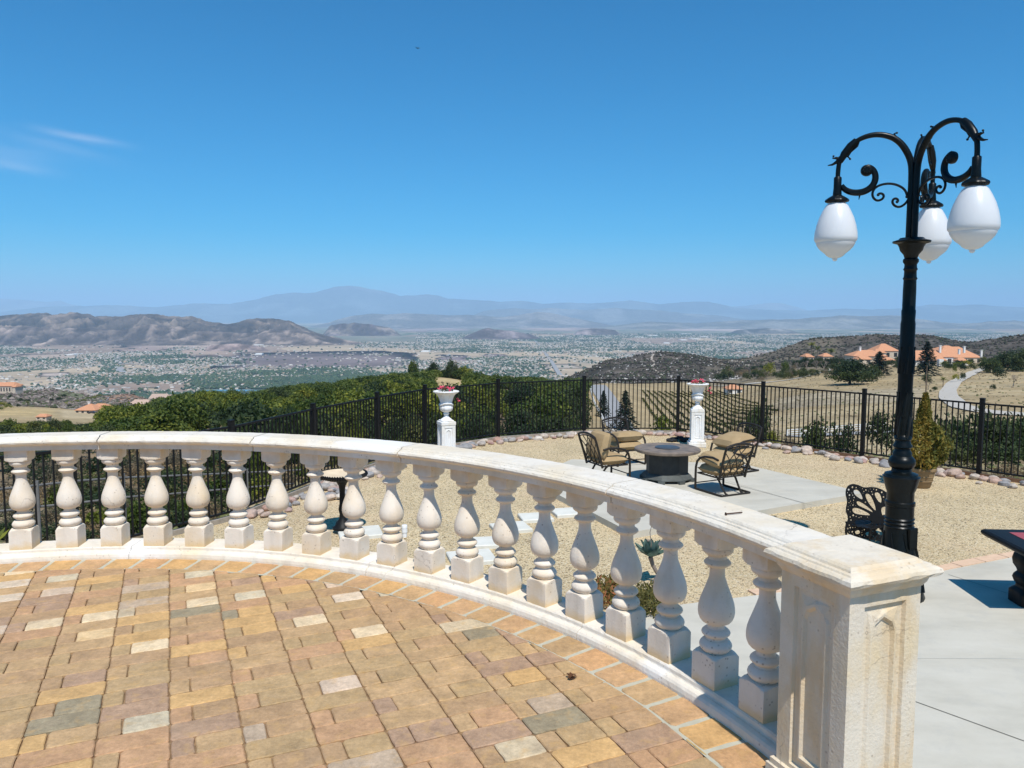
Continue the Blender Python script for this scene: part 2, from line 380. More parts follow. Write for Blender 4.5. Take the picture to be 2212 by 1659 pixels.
# faint cirrus wisps low on the left of the sky
n=N(nt);tc=n.n.new('ShaderNodeTexCoord');dirv=tc.outputs['Generated']
def wisp(u,v,ru,rv,tilt,amt,s):
    d=ray(u,v).normalized();az=math.atan2(d.x,d.y);el=math.asin(d.z)
    return d,az,el
sepx=nt.nodes.new('ShaderNodeSeparateXYZ');nt.links.new(dirv,sepx.inputs[0])
az=n.math('ARCTAN2',sepx.outputs[0],sepx.outputs[1]);el=n.math('ARCSINE',sepx.outputs[2])
tot=None
ns=n.noise(n.scale(dirv,(6,6,30)),3,5,.6)
for u,v,ru,rv,tilt,amt in ((175,296,60,7,.10,.24),(120,315,80,10,.18,.09),(20,330,70,16,.05,.10),(25,357,60,9,.10,.15)):
    d=ray(u,v).normalized();a0=math.atan2(d.x,d.y);e0=math.asin(d.z)
    da=n.math('SUBTRACT',az,a0);de=n.math('SUBTRACT',el,e0)
    x=n.math('DIVIDE',da,ru/F);y=n.math('DIVIDE',n.math('ADD',de,n.math('MULTIPLY',da,tilt)),rv/F)
    y=n.math('ADD',y,n.math('MULTIPLY',n.math('SUBTRACT',ns,.5),2.2))
    q=n.math('ADD',n.math('MULTIPLY',x,x),n.math('MULTIPLY',y,y))
    k=n.math('MULTIPLY',n.math('POWER',2.718,n.math('MULTIPLY',q,-1.)),amt)
    tot=k if tot is None else n.math('ADD',tot,k)
cl=n.mix(tot,hs.outputs[0],(8.,8.,9.))
nt.links.new(cl,bg.inputs['Color']);bg.inputs['Strength'].default_value=.106
sun=bpy.data.lights.new('sun','SUN');sun.energy=4.3;sun.angle=R(.53);sun.color=(1,.96,.90)
so=bpy.data.objects.new('sun',sun);COL.objects.link(so);so.rotation_euler=travel.to_track_quat('-Z','Y').to_euler();so.location=(20,-30,60)
cam=bpy.data.cameras.new('camera');co_=bpy.data.objects.new('camera',cam);COL.objects.link(co_)
cam.sensor_width=36;cam.lens=36*F/2212;cam.clip_start=.05;cam.clip_end=300000
co_.location=(0,0,EYE);co_.rotation_euler=(R(90)-PITCH,0,0);scene.camera=co_
scene.view_settings.view_transform='Standard';scene.view_settings.look='None';scene.view_settings.exposure=.2;scene.view_settings.gamma=1
scene.cycles.max_bounces=6;scene.cycles.volume_bounces=1;scene.cycles.transparent_max_bounces=8
# ------------------------------------------------------------------ haze
HK=3.3e-5
def f():
    m=bpy.data.materials.new('haze_air');m.use_nodes=True;nt=m.node_tree;nt.nodes.clear()
    o=nt.nodes.new('ShaderNodeOutputMaterial');v=nt.nodes.new('ShaderNodeVolumePrincipled')
    v.inputs['Density'].default_value=HK;v.inputs['Color'].default_value=(.50,.75,1.0,1);v.inputs['Anisotropy'].default_value=-.3
    nt.links.new(v.outputs[0],o.inputs['Volume']);return m
hz=MB();hz.box((0,20000,900),(190000,170000,2900));h=hz.build('haze',f());tag(h,'pale blue haze filling the valley air','haze',kind='stuff')
#@@PART2

# ================================================================== TERRAIN
VAL=-300.
ST={ -500:[(5,-2.0),(11,-2.4),(20,-4.5),(40,-9),(100,985),(200,930),(330,908),(420,885),(520,872),(650,850),(760,838),(1100,-190),(2300,-308)],
 0:[(5,-2.0),(11,-2.2),(20,-4.5),(40,-9),(100,983),(200,925),(330,905),(420,880),(520,870),(650,848),(740,835),(1100,-190),(2300,-308)],
 100:[(5,-2.0),(11,-2.2),(20,-4.5),(40,-9),(100,983),(200,928),(330,906),(420,887),(600,862),(860,834),(1200,-180),(2300,-308)],
 200:[(5,-2.0),(11,-2.2),(20,-4.5),(40,-9),(100,978),(200,928),(350,906),(440,892),(600,873),(800,862),(960,853),(1300,-190),(2300,-308)],
 300:[(5,-2.0),(11,-2.0),(20,-4.2),(40,-9),(100,975),(200,920),(350,898),(500,880),(800,862),(1000,853),(1300,-190),(2300,-308)],
 420:[(5,-2.0),(11,-1.9),(20,-4.0),(40,-8.5),(120,955),(250,892),(420,868),(520,868),(900,-120),(2300,-308)],
 600:[(5,-2.0),(14,-1.8),(22,-3.5),(40,-7.5),(120,948),(250,882),(430,856),(520,862),(900,-130),(2300,-308)],
 800:[(5,-2.0),(17,-1.8),(25,-3.2),(40,-6.3),(100,948),(250,862),(430,832),(500,842),(900,-130),(2300,-308)],
 950:[(5,-2.0),(18.5,-1.8),(26,-3.1),(40,-6.0),(80,955),(200,872),(330,833),(400,812),(460,816),(900,-130),(2300,-308)],
 1100:[(5,-2.0),(20,-1.8),(27,-3.),(40,-5.9),(80,952),(200,876),(400,835),(470,842),(900,-130),(2300,-308)],
 1230:[(5,-2.0),(21,-1.8),(28,-3.1),(45,-7.),(80,948),(200,882),(400,838),(500,842),(650,-55),(820,824),(1000,814),(1400,-180),(2400,-308)],
 1300:[(5,-2.0),(21,-1.8),(28,-3.3),(60,-11.),(110,955),(180,892),(400,830),(500,825),(650,-58),(800,822),(1080,775),(1500,-170),(2500,-308)],
 1400:[(5,-2.0),(21,-1.8),(28,-3.3),(60,-12.),(150,948),(250,896),(420,846),(520,828),(640,830),(800,815),(1100,759),(1500,-170),(2500,-308)],
 1500:[(5,-2.0),(21,-1.8),(28,-3.3),(60,-12.),(150,948),(250,896),(420,846),(520,828),(640,826),(800,812),(1100,759),(1500,-170),(2500,-308)],
 1580:[(5,-2.0),(20,-1.8),(28,-3.3),(60,-12.),(150,945),(280,890),(400,849),(550,825),(700,820),(800,812),(1150,772),(1500,-150),(2500,-308)],
 1660:[(5,-2.0),(19,-1.8),(28,-3.3),(60,-11.5),(150,940),(250,882),(350,846),(480,816),(600,800),(800,797),(1200,763),(1600,-150),(2500,-308)],
 1750:[(5,-2.0),(18,-1.8),(28,-3.4),(60,-11.5),(150,936),(250,868),(350,832),(480,803),(570,792),(800,792),(1200,732),(1600,-150),(2500,-308)],
 1900:[(5,-2.0),(17,-1.8),(28,-3.5),(55,-10.5),(150,930),(250,858),(350,824),(480,798),(560,791),(720,794),(1200,719),(1600,-150),(2500,-308)],
 2000:[(5,-2.0),(16,-1.8),(28,-3.6),(50,-10.),(150,927),(250,853),(350,820),(480,797),(580,787),(720,792),(1180,716),(1600,-150),(2500,-308)],
 2090:[(5,-2.0),(15,-1.8),(28,-3.7),(48,-9.5),(150,925),(230,852),(350,815),(480,793),(600,782),(740,783),(1150,740),(1600,-150),(2500,-308)],
 2212:[(5,-2.0),(14,-1.8),(28,-3.8),(45,-9.),(130,930),(220,858),(350,812),(480,786),(620,768),(740,772),(1180,724),(1600,-150),(2500,-308)],
 2700:[(5,-2.0),(14,-1.8),(28,-3.8),(45,-9.),(130,925),(220,852),(350,805),(480,778),(620,760),(740,765),(1180,718),(1600,-150),(2500,-308)]}
LY=np.linspace(math.log(5),math.log(2600),700)
us=sorted(ST);TAB=[]
for u in us:
    ys=[math.log(a) for a,_ in ST[u]]
    zs=[(b if b<10 else EYE+a*g(b)) for a,b in ST[u]]
    z=np.interp(LY,ys,zs)
    k=np.hanning(19);k/=k.sum();zp=np.pad(z,9,mode='edge');z2=np.convolve(zp,k,'valid')
    m=sstep(math.log(60),math.log(120),LY);TAB.append(z*(1-m)+z2*m)
TAB=np.array(TAB)
def uof(x,y): return CX+F*.9962*np.asarray(x)/np.maximum(np.asarray(y,float),1e-3)
US=np.arange(-500,2701,10.)
T2=np.array([np.interp(US,us,TAB[:,j]) for j in range(TAB.shape[1])]).T   # (nu,ny)
kk=np.hanning(9);kk/=kk.sum();T2=np.apply_along_axis(lambda c:np.convolve(np.pad(c,4,mode='edge'),kk,'valid'),0,T2)
def gz(x,y):
    x=np.asarray(x,float);y=np.asarray(y,float)
    u=np.clip((uof(x,y)+500)/10,0,len(US)-1.001);l=np.clip((np.log(np.maximum(y,5))-LY[0])/(LY[1]-LY[0]),0,len(LY)-1.001)
    i=u.astype(int);j=l.astype(int);a=u-i;b=l-j
    z=(T2[i,j]*(1-b)+T2[i,j+1]*b)*(1-a)+(T2[i+1,j]*(1-b)+T2[i+1,j+1]*b)*a
    amp=sstep(30,120,y)
    z=z+amp*(.9*(fbm(x/28,y/28,4,3)-.5)+2.2*(fbm(x/110,y/110,3,9)-.5))
    m=sstep(650,900,y)*(1-sstep(1500,2100,y))
    z=z+m*16*(ridged(x/150,y/150,4,21)-.62)
    m3=sstep(1300,2000,y); return z*(1-m3)+np.minimum(z,VAL-1)*m3*1.0 if False else z
def gzs(x,y): return float(gz(np.array([x]),np.array([y]))[0])
def at(u,v):
    """stand a thing on the hillside in the direction (u,v): walk the ray until it meets the ground"""
    d=ray(u,v);best=None
    ys=np.exp(np.linspace(math.log(12),math.log(2400),1600))
    zs=EYE+ys*d.z/d.y;xs=ys*d.x/d.y;gg=gz(xs,ys)
    hit=np.nonzero(zs<=gg)[0]
    k=hit[0] if len(hit) else len(ys)-1
    return Vector((float(xs[k]),float(ys[k]),float(gg[k])))
def atY(u,Y,dz=0):
    x=(u-CX)/F/.9962*Y; return Vector((x,Y,gzs(x,Y)+dz))
# colours of the near hillside
NSx=760;NYy=560
sg=np.linspace(-1.02,1.0,NSx);yg=np.exp(np.linspace(math.log(5),math.log(2550),NYy))
S,Y=np.meshgrid(sg,yg);X=S*Y;Z=gz(X,Y)
U=uof(X,Y)
n1=fbm(X/35,Y/35,4,40);n2=fbm(X/9,Y/9,3,50);n3=fbm(X/120,Y/120,3,60)
def C(*c): return np.array(c)
col=np.zeros(X.shape+(3,))+C(.40,.30,.165)
def blend(m,c):
    global col
    col=col*(1-m[...,None])+c*m[...,None]
blend(sstep(.35,.65,n1)*.55,C(.33,.25,.14)); blend(sstep(.6,.75,n2)*.4,C(.46,.38,.23))
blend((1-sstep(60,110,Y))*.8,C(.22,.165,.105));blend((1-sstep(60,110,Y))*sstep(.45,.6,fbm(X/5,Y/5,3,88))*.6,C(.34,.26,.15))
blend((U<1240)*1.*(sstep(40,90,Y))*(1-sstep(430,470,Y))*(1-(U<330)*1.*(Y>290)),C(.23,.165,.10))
# tan knoll and the bright dirt mound
kn=sstep(925,945,U)*(1-sstep(1006,1010,U))*sstep(300,330,Y)*(1-sstep(430,450,Y));blend(kn,C(.50,.37,.19))
mo=(1-sstep(95,125,U))*sstep(340,365,Y)*(1-sstep(440,470,Y));blend(mo,C(.50,.37,.185))
mo=sstep(120,140,U)*(1-sstep(235,260,U))*sstep(330,370,Y)*(1-sstep(455,470,Y));blend(mo,C(.46,.36,.22))
# scorched slopes on the left and brown field
bl=(U<330)*sstep(480,560,Y+60*(n1-.5));blend(bl,C(.19,.145,.13)+0*col);blend(bl*sstep(.5,.62,fbm(X/14,Y/14,3,77))*.6,C(.33,.27,.22))
bf=sstep(215,235,U+40*(n1-.5))*(U<345)*sstep(500,540,Y)*(1-sstep(990,1010,Y));blend(bf,C(.27,.16,.105));blend(bf*sstep(.5,.6,n1)*.5,C(.36,.25,.17))
gr=sstep(120,135,U)*(1-sstep(215,235,U))*sstep(620,680,Y+80*(n1-.5))*(1-sstep(850,950,Y));blend(gr*.6,C(.13,.17,.06))
# burnt hills behind the vineyard and the estates
bh=(U>1215)*1.*sstep(600,720,Y+120*(n3-.5)+(U>1640)*30-(U<1640)*(-10));
blend(bh,C(.072,.064,.052));blend(bh*sstep(.48,.6,n1)*.6,C(.05,.046,.036));blend(bh*sstep(.58,.7,n2)*.5,C(.24,.20,.165))
br=bh*sstep(.5,.7,n3)*.5;blend(br,C(.13,.105,.085))
# greyish cut field strip
fs=sstep(1650,1700,U)*(1-sstep(1980,2010,U))*sstep(225,232,Y)*(1-sstep(285,300,Y));blend(fs*.5,C(.30,.26,.20))
fl=sstep(1600,1700,U)*sstep(.50,.62,fbm(X/60,Y/6,3,15))*(Y<330);blend(fl*.35,C(.50,.41,.26))
bz=sstep(1500,1560,U)*(1-sstep(1790,1830,U))*sstep(430,500,Y+60*(n1-.5));blend(bz*.75,C(.17,.14,.10))
blend((Y>1500)*1.,C(.2,.17,.13))
idx=np.arange(NSx*NYy).reshape(NYy,NSx)
Q=np.stack([idx[:-1,:-1],idx[:-1,1:],idx[1:,1:],idx[1:,:-1]],-1).reshape(-1,4)
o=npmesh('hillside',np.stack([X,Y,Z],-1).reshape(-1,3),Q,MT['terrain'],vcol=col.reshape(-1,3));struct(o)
TX,TY,TZ=X,Y,Z
# crest seen from the terrace (lowest v) for culling what the hillside hides
gg=(Z-EYE)/Y
cu=np.arange(-60,2280,10.);cg=np.array([gg[:, max(0,min(NSx-1,int(round(((u-CX)/F/.9962-sg[0])/(sg[1]-sg[0])))))].max() for u in cu])
def visible(x,y,z,margin=0.): return (z-EYE)/y > np.interp(uof(x,y),cu,cg)-margin
# plateau under and behind the terrace
m=MB();m.prism([(-60,-80),(60,-80),(60,-2),(14,-2),(14,6),(-9,6),(-9,-2),(-60,-2)],-6,-2.05);struct(m.build('plateau_ground',MT['terrain']))
# ------------------------------------------------------------------ valley floor
sg2=np.linspace(-.95,.92,640);yg2=np.exp(np.linspace(math.log(1900),math.log(60000),520))
S,Y=np.meshgrid(sg2,yg2);X=S*Y;Z=VAL+6*(fbm(X/900,Y/900,3,5)-.5)
PATCH=[(500,880,766,796,(.20,.155,.145),3),(560,640,795,800,(.42,.34,.26),1),(780,885,794,803,(.46,.37,.27),2),(280,470,739,752,(.44,.33,.26),3),(400,520,752,768,(.40,.29,.22),3),
 (50,180,766,776,(.46,.35,.27),2),(240,300,798,806,(.45,.37,.28),2),(95,140,805,814,(.50,.40,.33),1),(540,620,806,808,(.5,.4,.3),1),(310,340,838,843,(.4,.32,.2),1),
 (270,350,749,760,(.33,.24,.2),3),(1170,1240,788,796,(.44,.37,.29),3),(970,1020,770,783,(.26,.2,.19),3),(1060,1100,764,772,(.27,.2,.19),3),(1440,1620,709,715,(.45,.35,.30),2),(1850,2100,706,711,(.48,.40,.33),2),(1100,1400,706,711,(.42,.34,.3),2),(1140,1260,703,716,(.38,.27,.22),2),(860,1010,709,716,(.34,.26,.24),3)]
GREEN=[(150,740,812,828,.9),(70,170,775,790,.9),(640,740,785,800,.8),(300,400,780,790,.8),(480,720,816,826,.8),(0,120,782,796,.5),(210,250,778,808,.9),(190,480,850,885,.95),(480,900,800,812,.6),(400,700,838,852,.4)]
def vcoords(x,y):
    u=uof(x,y); gq=(VAL-EYE)/y
    b=(gq*cp+sp)/(cp-gq*sp); return u,CY-F*b
def pm(u,v,p,soft=.12):
    u0,u1,v0,v1=p[:4];wu=(u1-u0)*soft;wv=(v1-v0)*.25
    return sstep(u0-wu,u0+wu,u)*(1-sstep(u1-wu,u1+wu,u))*sstep(v0-wv,v0+wv,v)*(1-sstep(v1-wv,v1+wv,v))
def classes(x,y):
    u,v=vcoords(x,y);jn=fbm(x/500,y/500,4,90);u=u+(jn-.5)*90;v=v+(fbm(x/420,y/420,3,94)-.5)*10
    field=np.zeros_like(u);c=np.zeros(u.shape+(3,))
    for p in PATCH:
        k=pm(u,v,p);c=c*(1-k[...,None])+np.array(p[4])*k[...,None];field=np.maximum(field,k)
    green=np.zeros_like(u)
    for p in GREEN: green=np.maximum(green,pm(u,v,p,.08)*p[4])
    nf=sstep(.60,.66,fbm(x/900,y/1500,3,101));
    k=nf*(1-field);tan=np.where(vn(x/1500,y/1500,7)[...,None]>.5,np.array((.44,.34,.23)),np.array((.30,.22,.165)))
    c=np.where((field>.01)[...,None],c,tan);field=np.maximum(field,nf*(1-green))
    gn=sstep(.56,.64,fbm(x/380,y/700,4,120));green=np.clip(np.maximum(green,gn*.8*(1-field)),0,1)
    return field,green,c
fi,gr,fc=classes(X,Y)
base=np.zeros(X.shape+(3,))+C(.235,.22,.17);k=sstep(.4,.6,fbm(X/60,Y/90,3,130));base=base*(1-.55*k[...,None])+.55*k[...,None]*C(.15,.17,.12)
colv=base*(1-gr[...,None])+gr[...,None]*C(.085,.125,.06)
uu,vv=vcoords(X,Y);pk=np.clip(fi,0,1)[...,None]
colv=colv*(1-pk)+fc*pk
gc=(pm(uu,vv,(310,760,848,868))*(fbm(X/160,Y/160,3,140)>.45))[...,None]*.9;colv=colv*(1-gc)+gc*C(.20,.30,.12)
far=sstep(14000,26000,Y)[...,None]*.6*sstep(.42,.6,fbm(X/1200,Y/2600,4,150))[...,None];colv=colv*(1-far)+far*C(.45,.38,.32)
idx=np.arange(X.size).reshape(X.shape)
Q=np.stack([idx[:-1,:-1],idx[:-1,1:],idx[1:,1:],idx[1:,:-1]],-1).reshape(-1,4)
struct(npmesh('valley_floor',np.stack([X,Y,Z],-1).reshape(-1,3),Q,MT['valley'],vcol=colv.reshape(-1,3)))
m=MB();m.add([(-110000,-60000,-420),(110000,-60000,-420),(110000,130000,-420),(-110000,130000,-420)],[(0,1,2,3)]);m.col=None
m.c=[(.3,.28,.24)];struct(m.build('ground',MT['valley']))
# golf pond
m=MB();pts=[]
for i in range(24):
    a=2*math.pi*i/24;u=505+75*math.cos(a)*(1+.15*math.sin(3*a));v=843.5+2.2*math.sin(a);gq=g(v);Yp=(VAL+5-EYE)/gq;pts.append((((u-CX)/F/.9962)*Yp,Yp))
m.prism(pts,VAL-4,VAL+4.5);struct(m.build('lake_water',simple('lake_water',(.03,.07,.09),rough=.1,spec=.5,bump=0)))
# ------------------------------------------------------------------ mountain ranges and hills
def ridge(name,pts,Yc,vbase,depth,colr,seed,amp=.35,nx=420,ny=60,gul=900.,zb=VAL-25,c2=None,crn=1.):
    u0,u1=pts[0][0],pts[-1][0];ug=np.linspace(u0,u1,nx)
    vc=np.interp(ug,[p[0] for p in pts],[p[1] for p in pts]);vc=vc+crn*2.2*(fbm(ug/14,ug*0+seed,4,seed)-.5)
    k=np.array([.25,.5,.25]);vc=np.convolve(np.pad(vc,1,mode='edge'),k,'valid')
    t=np.linspace(0,1,ny)
    Yr=Yc+depth*(np.interp(t,[0,.62,1],[-1,0,.7]))[:,None]*np.ones((1,nx))+depth*.12*(fbm(ug/60,ug*0,3,seed+5)-.5)[None,:]
    sx=(ug-CX)/F/.9962;Xr=Yr*sx[None,:]
    zc=EYE+Yr*np.array([g(v) for v in vc])[None,:]
    tp=(sstep(u0,u0+(u1-u0)*.16,ug) if u0>0 else 1.)*(1-sstep(u1-(u1-u0)*.22,u1,ug) if u1<2200 else 1.)
    prof=np.interp(t,[0,.12,.35,.62,1],[0,.09,.45,1,0])[:,None]
    H=np.maximum(zc-zb,0)*(.04+.96*tp)
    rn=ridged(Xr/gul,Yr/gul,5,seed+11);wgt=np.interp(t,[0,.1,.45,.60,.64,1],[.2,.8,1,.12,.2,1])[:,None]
    Zr=zb+H*prof*(1+amp*wgt*(rn-.72)*1.6)
    cn=fbm(Xr/(gul*.5),Yr/(gul*.5),4,seed+31);c2=c2 or tuple(x*1.6 for x in colr);kk=sstep(.45,.65,cn)[...,None]
    cc=np.array(colr)*(1-kk)+np.array(c2)*kk
    k3=sstep(.60,.84,rn)[...,None];cc=cc*(.62+.75*k3) if Yc<15000 else cc  # relief shading put into the near hills' colour: paler crests, darker gullies
    idx=np.arange(nx*ny).reshape(ny,nx);Q=np.stack([idx[:-1,:-1],idx[:-1,1:],idx[1:,1:],idx[1:,:-1]],-1).reshape(-1,4)
    o=npmesh(name,np.stack([Xr,Yr,Zr],-1).reshape(-1,3),Q,MT['hills'],vcol=cc.reshape(-1,3));return struct(o)
ridge('mountains',[(-120,650),(-60,646),(0,644),(66,647),(110,651),(140,649),(165,658),(230,664),(320,672)],62000,690,9000,(.18,.17,.15),1,gul=5000)
ridge('mountains',[(1480,676),(1525,668),(1600,660),(1661,652),(1690,655),(1728,667),(1800,676)],62000,690,9000,(.18,.17,.15),2,gul=5000)
ridge('mountains',[(-160,680),(0,676),(50,668),(90,663),(133,661),(200,660),(250,658),(340,663),(400,658),(420,655),(500,655),(530,650),(560,644),(600,633),(640,630),(665,632),(690,630),(720,620),(737,616),(777,615),(810,621),(840,628),(864,636),(900,636),(924,633),(950,636),(970,643),(1037,648),(1080,651),(1124,648),(1170,656),(1210,653),(1270,654),(1310,652),(1360,647),(1390,651),(1420,656),(1474,652),(1525,651),(1560,657),(1585,664),(1650,668),(1728,670),(1808,666),(1880,667),(1941,665),(1975,661),(2001,657),(2050,659),(2101,657),(2141,661),(2212,663),(2330,660)],46000,690,8000,(.11,.125,.125),3,gul=3800,nx=700)
ridge('mountains',[(930,690),(1000,682),(1060,668),(1110,664),(1150,668),(1190,664),(1260,668),(1330,664),(1380,668),(1440,672),(1500,678),(1600,684),(1700,689)],33000,695,4000,(.15,.145,.135),13,gul=2600)
ridge('hills',[(640,697),(700,692),(737,687),(770,681),(804,677),(840,678),(877,676),(937,678),(980,681),(1020,679),(1080,684),(1120,680),(1157,672),(1177,673),(1210,680),(1237,686),(1300,690),(1380,694)],23000,702,3000,(.16,.145,.13),4,gul=1700)
ridge('hills',[(1240,700),(1300,697),(1400,694),(1500,698),(1580,692),(1640,690),(1720,688),(1791,683),(1808,680),(1870,682),(1935,681),(1975,688),(2041,697),(2080,699),(2120,695),(2141,694),(2185,692),(2212,696),(2330,694)],21000,704,2600,(.16,.15,.13),5,gul=1500,nx=500)
ridge('hills',[(-160,682),(-60,688),(0,684),(20,681),(67,679),(110,678),(147,676),(177,674),(195,677),(213,684),(267,683),(290,678),(310,675),(347,678),(370,684),(417,684),(450,691),(500,698),(540,691),(583,688),(630,684),(650,689),(683,700),(710,706),(750,713),(800,720)],9800,735,1900,(.095,.075,.062),6,amp=1.0,gul=360,nx=900,ny=140,c2=(.22,.165,.125),crn=1.)
ridge('hills',[(-160,704),(-40,702),(0,706),(60,703),(130,711),(200,707),(260,713),(330,700),(400,706),(470,714),(520,718),(600,712),(680,716),(760,722),(860,729)],8600,740,700,(.13,.10,.085),16,amp=.8,gul=240,nx=700,ny=80,c2=(.27,.205,.165),crn=1.)
ridge('hills',[(690,708),(715,702),(737,698),(767,696),(787,698),(837,706),(880,711)],12500,712,500,(.13,.10,.10),66,amp=.7,gul=350,nx=200,ny=40,c2=(.24,.19,.16))
ridge('hills',[(980,731),(1010,724),(1040,712),(1054,708),(1070,712),(1100,714),(1150,722),(1190,729)],10500,728,500,(.15,.12,.12),7,gul=400,nx=120,ny=30)
ridge('hills',[(1230,718),(1260,712),(1287,708),(1320,711),(1350,717)],13000,722,500,(.19,.15,.14),8,gul=400,nx=80,ny=24)
ridge('hills',[(1560,717),(1600,712),(1650,708),(1700,712),(1740,717)],14000,722,500,(.14,.13,.12),9,gul=400,nx=80,ny=24)
ridge('hills',[(430,748),(480,744),(520,742),(560,747),(600,750)],6900,752,260,(.22,.16,.14),10,gul=200,nx=80,ny=24)
# ------------------------------------------------------------------ town: houses and trees on the valley floor
def town_points(n,y0,y1,seed):
    r=np.random.default_rng(seed)
    l=r.random(n);y=np.exp(np.log(y0)+l*(np.log(y1)-np.log(y0)));s=r.uniform(-.72,.72,n);return s*y,y,r
def blkang(x,y): return _h(np.floor(x/520.),np.floor(y/520.),61)*math.pi
def snap(x,y):
    a=blkang(x,y);c,s=np.cos(a),np.sin(a);p=x*c+y*s;q=-x*s+y*c
    q0=np.round(q/62.);q=q0*62.+np.where(q>q0*62.,14.,-14.);p=np.round(p/21.)*21.;return p*c-q*s,p*s+q*c
def hash_rgb(n,r,cols):
    a=np.array(cols);return a[r.integers(0,len(a),n)]*(.85+.3*r.random((n,1)))
def houses_np(x,y,r,big=1.):
    n=len(x);ang=blkang(x,y)+(r.random(n)<.3)*math.pi/2
    w_=r.uniform(10,17,n)*big;d_=r.uniform(8,12,n)*big;h=r.uniform(3.,5.5,n);rh=r.uniform(1.5,2.6,n)*np.sqrt(big)
    z0=VAL+6*(fbm(x/900,y/900,3,5)-.5)-1
    c,s=np.cos(ang),np.sin(ang)
    def P(a,b,z): return np.stack([x+a*c-b*s,y+a*s+b*c,z],-1)
    V=[P(sx*w_/2,sy*d_/2,z0) for sx,sy in ((-1,-1),(1,-1),(1,1),(-1,1))]+[P(sx*w_/2,sy*d_/2,z0+1+h) for sx,sy in ((-1,-1),(1,-1),(1,1),(-1,1))]+[P(-w_*.2,0*w_,z0+1+h+rh),P(w_*.2,0*w_,z0+1+h+rh)]
    V=np.stack(V,1)
    Fq=np.array([(0,1,5,4),(1,2,6,5),(2,3,7,6),(3,0,4,7),(4,5,9,8),(5,6,9,9),(6,7,8,9),(7,4,8,8)])
    wc=hash_rgb(n,r,[(.54,.47,.38),(.46,.40,.31),(.66,.61,.53),(.42,.36,.29),(.74,.70,.64)]);rc=hash_rgb(n,r,[(.28,.21,.16),(.34,.27,.22),(.22,.20,.18),(.42,.28,.19),(.56,.52,.46),(.34,.28,.23)])
    return V,Fq,wc,rc
def tri_fix(F4): return F4
def build_house_mass(name,x,y,r,big=1.):
    V,Fq,wc,rc=houses_np(x,y,r,big);n=len(x)
    Vv=V.reshape(-1,3)
    quads=np.array([(0,1,5,4),(1,2,6,5),(2,3,7,6),(3,0,4,7),(4,5,9,8),(6,7,8,9)]);tr=np.array([(5,6,9),(7,4,8)])
    A=(np.arange(n)[:,None,None]*10+quads[None]).reshape(-1,4);B=(np.arange(n)[:,None,None]*10+tr[None]).reshape(-1,3)
    # triangles as a separate index list: split quads to triangles to keep one array
    T=np.concatenate([A[:,[0,1,2]],A[:,[0,2,3]],B]);
    ca=np.concatenate([np.repeat(wc[:,None],4,1),np.repeat(rc[:,None],2,1)],1).reshape(-1,3)
    Cc=np.concatenate([ca,ca,np.repeat(rc,2,0)])
    return npmesh(name,Vv,T,MT['town'],fcol=Cc,smooth=False)
x,y,r=town_points(120000,2650,13500,11);x,y=snap(x,y);y=np.maximum(y,2500.)
fi,gr,_=classes(x,y);p=(1-fi*.97)*(1-gr*.75)*(.24+1.5*sstep(.40,.53,fbm(x/420,y/420,3,66)))
uu,vv=vcoords(x,y);keep=(r.random(len(x))<p)&visible(x,y,VAL+8.,.001)&~((y>7600)&(uu<900)&(vv<739))&~((vv<858)&(vv>836)&(uu>430)&(uu<590)&(abs(vv-843.5)<3))
x,y=x[keep],y[keep];order=np.argsort(y);x,y=x[order],y[order]
nH=260
near=slice(0,nH)
build_s=slice(nH,None)
hm=build_house_mass('valley_town_houses',x[build_s],y[build_s],r,1.2);tag(hm,'far-off mass of pale house roofs filling the hazy valley','town',kind='stuff')
# the nearest houses one by one (shared meshes)
protoH=[]
for k in range(6):
    V,Fq,wc,rc=houses_np(np.zeros(1),np.zeros(1)+1000.,np.random.default_rng(300+k),1.15)
    V=V[0]-np.array([0,1000.,V[0][0][2]]);m=MB()
    for q in Fq:
        q=tuple(dict.fromkeys(int(a) for a in q));m.add([V[a] for a in q],[tuple(range(len(q)))],col=tuple((wc if min(q)<4 else rc)[0]),smooth=False)
    me=m.build('valley_house',MT['town']);protoH.append(me)
for i in range(nH):
    o=protoH[i%6] if i<6 else protoH[i%6].copy()
    if i>=6:COL.objects.link(o)
    o.location=(x[i],y[i],VAL-3);o.rotation_euler.z=vn(np.array([x[i]/260]),np.array([y[i]/260]),61)[0]*3.14+random.choice((0,1.57))
    tag(o,'tiny pale house on the near edge of the valley town','house','small houses at the near edge of the valley town')
m=MB()
for pts_,w_ in (([(262,806),(258,795),(255,782),(252,768)],46.),([(0,791),(150,789),(262,787),(420,792),(560,790)],26.),([(980,742),(1120,738),(1300,741),(1480,739)],34.),([(1210,812),(1190,780),(1170,752),(1150,730)],26.),([(300,822),(470,818),(640,812),(760,806)],22.)):
    P_=[W(u,v,(VAL-EYE)/g(v)).xy for u,v in pts_]
    for a,b in zip(P_[:-1],P_[1:]):
        d=(b-a).normalized();q=Vector((-d.y,d.x))*w_/2;m.add([(*(a-q),VAL+4.2),(*(b-q),VAL+4.2),(*(b+q),VAL+4.2),(*(a+q),VAL+4.2)],[(0,1,2,3)],smooth=False)
struct(m.build('valley_roads',MT['asphalt']))
